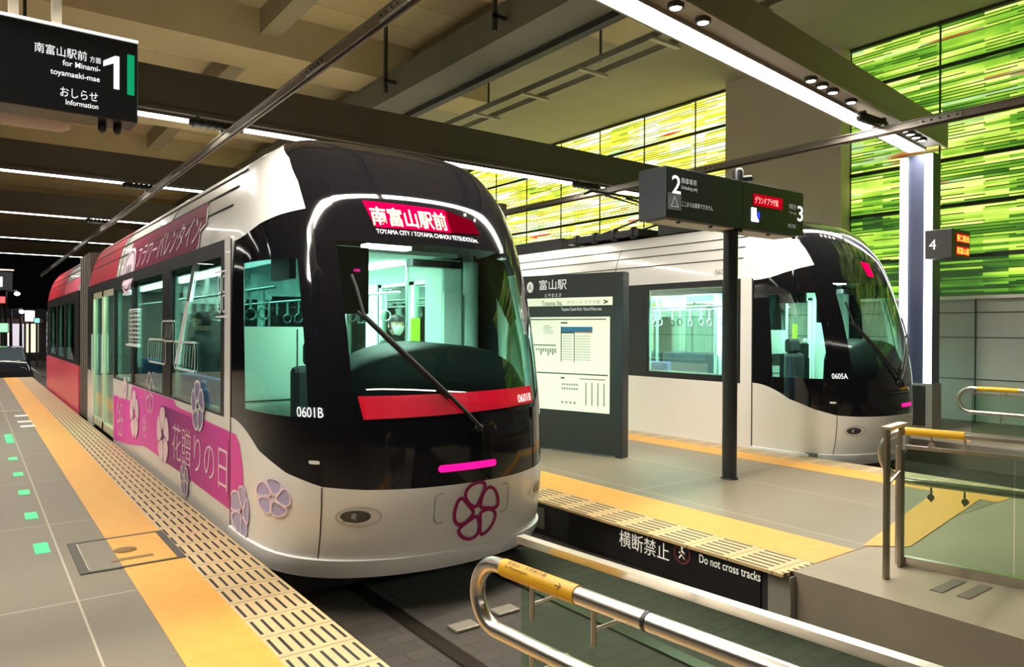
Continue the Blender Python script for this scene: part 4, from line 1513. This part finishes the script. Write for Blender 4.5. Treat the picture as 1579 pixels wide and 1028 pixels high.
# fence on the island ramp
fence('handrail_fence', 'glass fence with twin steel end posts on the island ramp, right', (5.16, 2.46), (5.42, 1.2), 2.6, .93, .80, 1, .90, .55, .16, -.16,
      (.66,), (.0, .36), (.16, .36), False, (0.0,), .04)
o = MB()
pa_, pb_ = Vector((4.78, 2.36, 0)), Vector((5.10, 2.42, 0))
gate = thing('end_frame', 'pair of flat steel posts joined at the top, left end of the ramp fence', 'fence post', (4.94, 2.39, 0))
for p in (pa_, pb_):
    MB().bar(p, p + Vector((0, 0, .97)), .055, .02, (0, 1, 0)).build('post', mat('post_bronze', (.30, .26, .20), .35, .9), gate)
MB().bar(pa_ + Vector((-.02, 0, .975)), pb_ + Vector((.02, 0, .975)), .06, .02).build('cap', M_STEEL, gate)
MB().bar(pa_ + Vector((0, 0, .60)), pb_ + Vector((0, 0, .66)), .012, .012).build('tie_bar', M_STEEL, gate)
MB().box((5.085, 2.405, .80), (5.125, 2.41, .90)).build('label_plate', M_WLINE, gate)
# fence on the far platform
fence('handrail_fence', 'small distant handrail loop with yellow sleeve on the far platform, right edge', (11.66, 4.55), (11.9, 2.4), 2.4, .85, .7, -1, .80, .46, .15, -.12,
      (1.2,), (.12, .62), (.4, .9), False, (), .04, None, .03)

# ================================================================== FLOOR DETAILS
# green guide marks in a row on the left paving
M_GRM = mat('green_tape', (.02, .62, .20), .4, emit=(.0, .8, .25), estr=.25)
for i, (px, py, dy_) in enumerate(((64, 845, .30), (48, 795, .26), (37, 759, .24), (28, 731, .24), (20, 707, .24), (14, 676, 1.0))):
    p = hit(px, py, 2, 0)
    w_ = ('nearest', 'second nearest', 'third nearest', 'fourth nearest', 'fifth nearest', 'long farthest')[i]
    o = MB().box((p.x - .045, p.y - dy_ / 2, 0), (p.x + .045, p.y + dy_ / 2, .003)).build('floor_mark', M_GRM)
    tag(o, w_ + ' of the green marks in a row on the left platform paving', 'floor mark', 'green floor marks')
for i, (px, py) in enumerate(((33, 641), (38, 650), (43, 657))):
    p = hit(px, py, 2, 0)
    o = MB().box((p.x - .10, p.y - .10, 0), (p.x + .10, p.y + .14, .003)).build('floor_sticker', M_WLINE)
    tag(o, ('farthest', 'middle', 'nearest')[i] + ' of three small white stickers beside the yellow strip', 'sticker', 'white floor stickers')
o = MB().box((-.6, 17.05, 0), (.78, 17.12, .003)).build('floor_line', mat('line_pale_green', (.45, .6, .45), .5))
tag(o, 'thin pale line across the left platform behind the green marks', 'floor line')
# inspection cover let into the paving and yellow strip
h_ = [hit(px, py, 2, 0) for px, py in ((104, 838), (250, 820), (289, 861), (123, 885))]
hc = thing('inspection_cover', 'rectangular inspection cover with dark frame across the yellow strip, left platform', 'floor cover', (sum(p.x for p in h_) / 4, sum(p.y for p in h_) / 4, 0))
hx0, hx1 = min(h_[0].x, h_[3].x), max(h_[1].x, h_[2].x)
hy0, hy1 = (h_[2].y + h_[3].y) / 2, (h_[0].y + h_[1].y) / 2
MB().box((hx0 + .05, hy0 + .03, .002), (.82, hy1 - .03, .005)).build('grey_plate', M_FLOOR, hc)
MB().box((.82, hy0 + .03, .002), (hx1 - .05, hy1 - .03, .006)).build('yellow_plate', M_YEL, hc)
for nm, a, b in (('frame_side', (hx0, hy0, .002), (hx0 + .05, hy1, .008)), ('frame_side', (hx1 - .05, hy0, .002), (hx1, hy1, .008)),
                 ('frame_end', (hx0 + .05, hy0, .002), (hx1 - .05, hy0 + .03, .008)), ('frame_end', (hx0 + .05, hy1 - .03, .002), (hx1 - .05, hy1, .008))):
    MB().box(a, b).build(nm, mat('frame_dark_bronze', (.05, .04, .03), .5), hc)
MB().bar((hx0 + .055, hy0 + .05, .008), (hx0 + .055, hy1 - .05, .008), .008, .004).build('bright_edge', M_STEEL, hc)
p = hit(193, 849, 2, 0)
M_BRN = mat('plate_brown', (.22, .11, .02), .5)
MB().lathe([(.0, .0062), (.075, .0062), (.075, .009), (0, .009)], (p.x, p.y, 0), 24).build('lifting_disc', M_BRN, hc)
p = hit(202, 861, 2, 0)
MB().box((p.x - .12, p.y - .035, .006), (p.x + .14, p.y + .02, .009)).build('lifting_slot', M_BRN, hc)
# metal plates on the track bed
for i, (px, py, lab) in enumerate(((715, 968, 'small grey metal plate on the track bed, nearer the pink tram front'), (778, 943, 'small rusty metal plate on the track bed, beside the near handrail loop'))):
    p = hit(px, py, 2, -.34)
    o = MB().box((p.x - .09, p.y - .06, -.34), (p.x + .09, p.y + .06, -.318)).build('metal_plate', mat('plate_grey', (.30, .27, .22), .5, .6), bevel=.006)
    tag(o, lab, 'metal plate', 'plates on the track bed')
# marks on the ramp
for i, (px, py) in enumerate(((1462, 903), (1503, 912))):
    p = hit(px, py, 2, 0)
    o = MB().box((p.x - .17, p.y - .035, 0), (p.x + .17, p.y + .035, .003)).build('ramp_mark', mat('mark_brown', (.13, .10, .075), .6))
    tag(o, ('left', 'right')[i] + ' of two dark strips on the concrete ramp before the glass fence', 'floor mark', 'dark strips on the ramp')

# ---------------- warning board on the island edge: words and emblem
XF = 4.345
x_ = lambda px, py: hit(px, py, 0, XF)
a, b = x_(938, 822), x_(1198, 905)
wb = thing('warning_board', 'black warning board under the island edge with white do-not-cross lettering', 'sign', (XF, (a.y + b.y) / 2, -.34))
MB().box((XF, 3.0, -.30), (XF + .008, 5.0, -.024)).build('panel', mat('board_black', (.012, .011, .011), .45), wb)
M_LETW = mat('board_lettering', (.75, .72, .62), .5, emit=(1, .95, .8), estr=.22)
fx = lambda p, off=.004: (lambda u, v: Vector((XF - off, p.y - u, p.z + v)))
p = x_(955, 838)
t = MB()
t.text('横断禁止', .145, lambda u, v: Vector((XF - .004, p.y - u, p.z + v)), xs=.95, bold=.0)
t.build('lettering', M_LETW, wb)
p2 = x_(1078, 866)
t = MB()
t.text('Do not cross tracks', .088, lambda u, v: Vector((XF - .004, p2.y - u, p2.z + v)), xs=.74, bold=.001)
t.build('lettering', M_LETW, wb)
p3 = x_(1052, 853)
em = MB()
em.stroke2(ngon(0, 0, .075, .075, 28), .018, lambda u, v: Vector((XF - .004, p3.y - u, p3.z + v)))
em.stroke2([(-.052, .052), (.052, -.052)], .014, lambda u, v: Vector((XF - .005, p3.y - u, p3.z + v)), False)
eo = em.build('prohibition_ring', mat('ring_dull_red', (.16, .04, .04), .6), wb)
wk = MB()
W_ = lambda u, v: Vector((XF - .0045, p3.y - u, p3.z + v))
wk.poly2(ngon(0, .042, .012, .012, 10), W_)
for a_, b_ in (((0, .03), (0, -.005)), ((0, -.005), (-.028, -.04)), ((0, -.005), (.025, -.038)), ((0, .02), (-.028, .0)), ((0, .02), (.026, .004))):
    wk.stroke2([a_, b_], .012, W_, False)
wk.build('walking_figure', M_LETW, eo)
for ya, yb in ((5.35, 5.75), (5.8, 6.6)):
    struct(MB().box((XF, ya, -.28), (XF + .012, yb, -.08)).build('trim_%d' % (21 if ya < 5.5 else 22), mat('cover_plate', (.16, .15, .12), .6)))

# ================================================================== CEILING FITTINGS
cl_ = thing('cable_ladder', 'long cable ladder hung under the ceiling beside the yellow glass wall', 'cable tray', (8.2, 10, 5.9))
for xx in (8.0, 8.42):
    MB().box((xx - .02, 3, 5.86), (xx + .02, 30, 5.96)).build('side_rail', mat('ladder_grey', (.30, .29, .24), .4, .4), cl_)
for i in range(15):
    MB().box((7.9, 4.2 + i * 1.55, 5.82), (8.52, 4.28 + i * 1.55, 5.86)).build('rung', mat('ladder_pale', (.45, .42, .34), .4, .3), cl_)
for i in range(7):
    MB().box((8.2, 5.5 + i * 3.2, 5.96), (8.23, 5.53 + i * 3.2, CEIL - .02)).build('hanger_rod', M_DARK, cl_)
for i, (y, lab) in enumerate(((9.0, 'nearer thin ceiling bracket by the long girder'), (12.6, 'farther thin ceiling bracket by the long girder'))):
    t = thing('ceiling_bracket', lab, 'bracket', (6.3, y, 6.3), 'ceiling brackets')
    MB().box((6.3, y, 6.1), (6.36, y + .06, CEIL - (.76 if y == 9.0 else .02))).build('rod', M_DARK, t)
    MB().box((6.3, y, 6.3), (6.54, y + .05, 6.36)).build('arm', M_DARK, t)
# long lamp housing under the ceiling, behind the hanging sign
t = thing('lamp_housing', 'long rounded pinkish lamp housing seen just below the hanging stop sign', 'lamp', (-2.4, 9.6, 4.1))
p = hit(108, 193, 1, 9.0)
MB().tube([(p.x - 3.4, 9.0, p.z - .0), (p.x - .08, 9.0, p.z), (p.x, 9.0, p.z)], [.09, .09, .05], 16).build('housing', mat('housing_rose', (.62, .42, .34), .5), t)
MB().box((p.x - 3.4, 8.96, p.z + .085), (p.x - .2, 9.04, p.z + .12)).build('mounting_rail', M_DARK, t)
for dx_ in (-.4, -2.4):
    MB().box((p.x + dx_ - .015, 8.985, p.z + .12), (p.x + dx_ + .015, 9.015, CEIL - .76)).build('hanger_rod', M_DARK, t)

# ================================================================== PEOPLE
M_SKIN = mat('skin', (.55, .36, .26), .55)
M_HAIR = mat('hair_black', (.012, .010, .010), .6)
M_MASKF = mat('face_mask_white', (.85, .88, .88), .6)


def person(label, loc, yaw, H, coat, trousers, arm=(0.1, 0.1), head_yaw=0.0, hair_r=1.0):
    """standing figure, H tall, facing +x before yaw; body grown as one skin"""
    k = H / 1.72
    V, E, R = [], [], []

    def v(p, r, par=None):
        V.append(Vector(p) * k)
        R.append((r * k, r * k) if not isinstance(r, tuple) else (r[0] * k, r[1] * k))
        if par is not None:
            E.append((par, len(V) - 1))
        return len(V) - 1
    pel = v((0, 0, .93), (.15, .12))
    wst = v((.0, 0, 1.08), (.145, .115), pel)
    chs = v((-.005, 0, 1.26), (.165, .125), wst)
    shd = v((-.01, 0, 1.40), (.12, .10), chs)
    nck = v((.0, 0, 1.475), .056, shd)
    v((.015, 0, 1.53), .052, nck)
    for s, fw in ((-1, arm[0]), (1, arm[1])):
        a = v((-.01, s * .17, 1.395), .062, shd)
        a = v((-.02, s * .215, 1.26), .052, a)
        e = v((-.01, s * .235, 1.10), .043, a)
        wr_ = v((.02 + .20 * fw, s * (.235 - .10 * fw), .885 + .18 * fw), .031, e)
        pm = v((.04 + .26 * fw, s * (.225 - .13 * fw), .81 + .20 * fw), (.038, .022), wr_)
        for j, (o_, L) in enumerate(((-.03, .065), (-.010, .08), (.010, .085), (.028, .075))):
            q = v((.045 + .27 * fw + o_, s * (.222 - .135 * fw), .775 + .20 * fw), .0095, pm)
            q = v((.055 + .275 * fw + o_, s * (.215 - .135 * fw), .775 - L * .55 + .20 * fw), .0088, q)
            v((.07 + .28 * fw + o_ * .8, s * (.205 - .135 * fw), .775 - L + .20 * fw), .0078, q)
        q = v((.075 + .26 * fw, s * (.205 - .13 * fw), .80 + .20 * fw), .0105, pm)
        v((.095 + .27 * fw, s * (.195 - .13 * fw), .765 + .20 * fw), .0095, q)
        hp = v((0, s * .09, .86), .098, pel)
        kn = v((.02, s * .10, .48), .062, hp)
        an = v((-.01, s * .105, .10), .042, kn)
        hl_ = v((-.02, s * .105, .045), .040, an)
        v((.12, s * .115, .035), .033, hl_)
    me = bpy.data.meshes.new('person')
    me.from_pydata([tuple(p) for p in V], E, [])
    o = bpy.data.objects.new('person', me)
    COL.objects.link(o)
    o.modifiers.new('skin', 'SKIN')
    sk_ = me.skin_vertices[0].data
    for d_, r_ in zip(sk_, R):
        d_.radius = r_
    sk_[0].use_root = True
    sb = o.modifiers.new('sub', 'SUBSURF')
    sb.levels = sb.render_levels = 1
    dg = bpy.context.evaluated_depsgraph_get()
    bme = bpy.data.meshes.new_from_object(o.evaluated_get(dg))
    bpy.data.objects.remove(o)
    # head: a shaped ball joined on to the neck
    bm = bmesh.new()
    bm.from_mesh(bme)
    cy_, sy_ = math.cos(head_yaw), math.sin(head_yaw)
    hc_ = Vector((.02, 0, 1.61)) * k

    def head(dirs, kx):
        x, y, z = dirs
        rx, ry, rz = .098, .078, .115
        p = Vector((x * rx, y * ry, z * rz))
        if z < 0:
            p.y *= 1 + .28 * z
            p.x += .012 * -z * (1 if x > 0 else .3)
        if x > .75 and abs(y) < .25 and -.35 < z < .2:
            p.x += .022 * (1 - abs(y) / .25) * (1 - abs(z + .1) / .35)          # nose
        if x > .6 and .1 < z < .32 and .2 < abs(y) < .55:
            p.x -= .010                                                          # eye sockets
        p *= kx * k
        return hc_ + Vector((p.x * cy_ - p.y * sy_, p.x * sy_ + p.y * cy_, p.z))

    def ball(cond, kx, nu=28, nv=18):
        vs, fs = [], []
        for i in range(nv + 1):
            th = math.pi * i / nv
            for j in range(nu):
                ph_ = 2 * math.pi * j / nu
                vs.append((math.sin(th) * math.cos(ph_), math.sin(th) * math.sin(ph_), math.cos(th)))
        for i in range(nv):
            for j in range(nu):
                f = (i * nu + j, (i + 1) * nu + j, (i + 1) * nu + (j + 1) % nu, i * nu + (j + 1) % nu)
                c = [sum(vs[q][m] for q in f) / 4 for m in range(3)]
                if cond(c):
                    fs.append(f)
        return [head(q, kx) for q in vs], fs
    hv, hf = ball(lambda c: True, 1.0)
    bv = [bm.verts.new(p) for p in hv]
    for f in hf:
        bm.faces.new([bv[i] for i in f])
    for s in (-1, 1):                                                            # ears
        c = head((-.05, s * 1.0, .0), 1.0)
        q = [bm.verts.new(c + Vector((.02 * math.cos(a), s * .012 * (a % 2 > 1), .032 * math.sin(a))) * k) for a in (0, 1.05, 2.1, 3.14, 4.2, 5.25)]
        bm.faces.new(q)
    bmesh.ops.remove_doubles(bm, verts=bm.verts, dist=.0005)
    for f in bm.faces:
        c = f.calc_center_median() / k
        f.smooth = True
        f.material_index = 0 if (c.z > 1.49 or (abs(c.y) > .08 and c.z < .90 + .2 * max(arm) and c.z > .6 and abs(c.y) > .10 and c.x > .03)) else (1 if c.z > .86 else 2)
    bme.materials.clear()
    for m in (M_SKIN, coat, trousers):
        bme.materials.append(m)
    bm.to_mesh(bme)
    bm.free()
    o = bpy.data.objects.new('person', bme)
    COL.objects.link(o)
    o.location = loc
    o.rotation_euler = (0, 0, yaw)
    tag(o, label, 'person')

    def child(nm, vs, fs, m):
        b = MB()
        b.add(vs, fs, True)
        c = b.build(nm, m)
        c.parent = o
        return c
    child('hair', *ball(lambda c: c[2] > .42 or (c[0] < .25 and c[2] > -.35 and c[0] < .45 + c[2]), 1.0 + .075 * hair_r), M_HAIR)
    child('face_mask', *ball(lambda c: c[0] > .35 and -.85 < c[2] < .02, 1.05), M_MASKF)
    for s in (-1, 1):
        c = head((.86, s * .40, .20), 1.0)
        MBe = MB().lathe([(.0, -.004), (.009, -.004), (.009, .003), (.0, .004)], (0, 0, 0), 8, 'x')
        vs = [c + Vector((p[0] * cy_ - p[1] * sy_, p[0] * sy_ + p[1] * cy_, p[2])) * k for p in MBe.v]
        child('eye', vs, MBe.f, M_HAIR)
    # coat skirt: an open hem round the hips
    b = MB()
    rows = []
    for z, rx, ry in ((1.02, .135, .165), (.92, .15, .185), (.80, .155, .195)):
        rows.append([Vector((rx * math.cos(a), ry * math.sin(a), z)) * k for a in [2 * math.pi * j / 24 for j in range(25)]])
    b.grid(rows)
    c = b.build('coat_hem', coat)
    c.parent = o
    # collar
    b = MB()
    b.grid([[Vector((.005 + r_ * math.cos(a), r_ * 1.15 * math.sin(a), z)) * k for a in [2 * math.pi * j / 20 for j in range(21)]] for z, r_ in ((1.43, .095), (1.50, .074), (1.515, .082))])
    c = b.build('collar', coat)
    c.parent = o
    return o


M_COATG = mat('coat_grey_green', (.035, .048, .045), .8)
M_COATB = mat('coat_black', (.012, .013, .014), .8)
M_TRS = mat('trousers_dark', (.02, .022, .03), .8)
person('person in grey coat and white mask standing behind the pink tram side window', (2.13, 8.85, .05), math.radians(125), 1.74, M_COATG, M_TRS, (.4, .1), .35, 1.3)
person('masked person in black coat standing inside, seen through the pink tram windscreen', (3.60, 6.93, .05), math.radians(-105), 1.70, M_COATB, M_TRS, (.1, .5), .3)

# ================================================================== STREET BEYOND THE PLATFORM END
struct(MB().box((-40, 28.5, -.75), (XE1, 110, -.55)).build('ground', noise_mat('wet_asphalt', (.02, .02, .024), (.012, .012, .014), 2, .18)))
struct(MB().box((-40, 70, -.55), (12, 71, 14)).build('wall_far', noise_mat('night_facade', (.012, .014, .02), (.02, .02, .026), .3, .8)))


def glow(n, col, e):
    return mat(n, (.3, .3, .3), .5, emit=col, estr=e)


def street_light(px, py, Y, col, e, label):
    x, z = at_y(px, py, Y)
    t = thing('street_lamp', label, 'street lamp', (x, Y, -.55), 'street lamps')
    MB().tube([(x, Y, -.55), (x, Y, z + .1)], [.09, .06], 10).build('lamp_post', M_DARK, t)
    MB().tube([(x, Y, z + .1), (x + .5, Y - .1, z + .2)], .04, 8).build('lamp_arm', M_DARK, t)
    MB().lathe([(.0, -.13), (.12, -.07), (.14, .0), (.10, .07), (.0, .09)], (x + .5, Y - .1, z), 14).build('lamp_globe', glow('lamp_%d' % px, col, e), t)


street_light(9, 452, 48, (.9, .95, 1), 6, 'white street lamp beyond the platform end, at the left edge')
street_light(17, 480, 50, (.75, .8, 1), 7, 'bluish street lamp beyond the platform end, beside the lit shop front')
street_light(32, 492, 49.5, (1, .9, .6), 6, 'warm street lamp beyond the platform end, right of the shop front')
for px, py, w_, hh, col, e, nm, label in ((46, 487, .48, .62, (1, .97, .9), 4, 'illuminated_sign', 'square white illuminated sign beyond the platform end'),
                                          (5, 505, .45, .5, (.2, 1, .3), 1.2, 'illuminated_sign', 'small green illuminated sign at the left edge'),
                                          (2, 462, .4, .4, (1, .05, .05), 2, 'illuminated_sign', 'small red illuminated sign at the left edge'),
                                          (57, 494, .3, .3, (.2, .9, .6), 1.0, 'illuminated_sign', 'small teal illuminated sign beside the red tram rear')):
    Y = {46: 46, 5: 43.5, 2: 45, 57: 44.2}[px]
    x, z = at_y(px, py, Y)
    t = thing(nm, label, 'lit sign', (x, Y, -.55), 'lit street signs')
    MB().tube([(x, Y + .1, -.55), (x, Y + .1, z)], .05, 8).build('sign_post', M_DARK, t)
    MB().box((x - w_ / 2, Y, z - hh / 2), (x + w_ / 2, Y + .16, z + hh / 2)).build('sign_case', M_DARK, t)
    MB().box((x - w_ / 2 + .04, Y - .01, z - hh / 2 + .04), (x + w_ / 2 - .04, Y, z + hh / 2 - .04)).build('sign_face', glow('face_%d' % px, col, e), t)
# lit shop front
x, z = at_y(25, 512, 52)
t = thing('shop_front', 'small lit shop front glowing pinkish beyond the platform end', 'building', (x, 52, -.55))
MB().box((x - 1.9, 52, -.55), (x + 1.5, 54, z + 1.4)).build('walls', mat('shop_wall', (.08, .07, .07), .7), t)
MB().box((x - 1.0, 51.6, z + .55), (x + 1.3, 52, z + .8)).build('awning', mat('awning_rose', (.4, .2, .2), .6), t)
for k_ in range(3):
    w = MB().box((x - .95 + k_ * .72, 51.95, z - 1.2), (x - .35 + k_ * .72, 51.99, z + .5)).build('shop_window', glow('shop_glow_%d' % k_, ((1, .75, .7), (.9, .8, .9), (1, .85, .6))[k_], (.8, .5, .7)[k_]), t)
for k_ in range(4):
    MB().box((x - 1.85, 51.97, z - .9 + k_ * .42), (x - 1.2, 51.99, z - .6 + k_ * .42)).build('lit_panel', glow('panel_cool', (.8, .85, 1), 1.1), t)
# parked car
cx_, cy_ = hit(3, 560, 1, 33).x, 33
car = thing('car', 'dark parked car, cut by the left edge beyond the platform end', 'car', (cx_, cy_, -.55))
bd_ = MB()
sec = []
for y, zb1, zt1, hw in ((-2.1, -.25, .15, .75), (-1.9, -.3, .35, .86), (-.9, -.3, .42, .88), (-.3, -.3, .85, .84), (.9, -.3, .90, .82), (1.7, -.3, .48, .86), (2.1, -.25, .3, .78)):
    sec.append([Vector((cx_ + s * hw * a, cy_ + y, zb1 + (zt1 - zb1) * b)) for s, a, b in ((-1, .9, 0), (-1, 1, .3), (-1, .97, .6), (-1, .78, 1), (1, .78, 1), (1, .97, .6), (1, 1, .3), (1, .9, 0))])
bd_.grid(sec)
bd_.add(sec[0], [tuple(range(8))])
bd_.add(sec[-1], [tuple(range(8))[::-1]])
bd_.build('body', mat('car_paint_dark', (.012, .014, .02), .15), car)
ws = MB().quad(sec[2][3] + Vector((.05, 0, .012)), sec[2][4] + Vector((-.05, 0, .012)), sec[3][4] + Vector((-.08, 0, .012)), sec[3][3] + Vector((.08, 0, .012)))
ws.build('windshield', mat('car_glass', (.08, .11, .14), .05), car)
for sx_ in (-.8, .8):
    for yy in (-1.35, 1.3):
        w = MB().lathe([(.0, -.1), (.3, -.1), (.32, 0), (.3, .1), (.0, .1)], (cx_ + sx_, cy_ + yy, -.23), 18, 'x').build('wheel', M_RUB, car)
        MB().lathe([(.0, -.11), (.19, -.11), (.19, .11), (.0, .11)], (cx_ + sx_, cy_ + yy, -.23), 14, 'x').build('hub_cap', M_STEEL, w)
for sx_ in (-.55, .55):
    MB().lathe([(.0, -.02), (.12, -.02), (.13, .03), (0, .03)], (cx_ + sx_, cy_ - 2.03, .1), 12, 'y').build('headlamp', M_LENS, car)
# far hanging stop sign
x, z = at_y(4, 434, 24)
t = thing('hanging_sign', 'tiny far hanging sign with a white 1 at the left edge', 'sign', (x, 24, z), 'stop signs')
MB().box((x - 1.2, 24, z - .22), (x + .22, 24.12, z + .26)).build('sign_box', M_SIGN, t)
mb = MB()
mb.text('1', .36, facey(x - .12, 24, z - .13, .004), bold=.01)
mb.build('stop_number', M_LET, t)
MB().box((x - 1.2, 23.995, z + .30), (x + .25, 24.12, z + .34)).build('top_edge', M_WLINE, t)
MB().box((x - .5, 24.04, z + .26), (x - .46, 24.08, 6.6)).build('hanger', M_DARK, t)
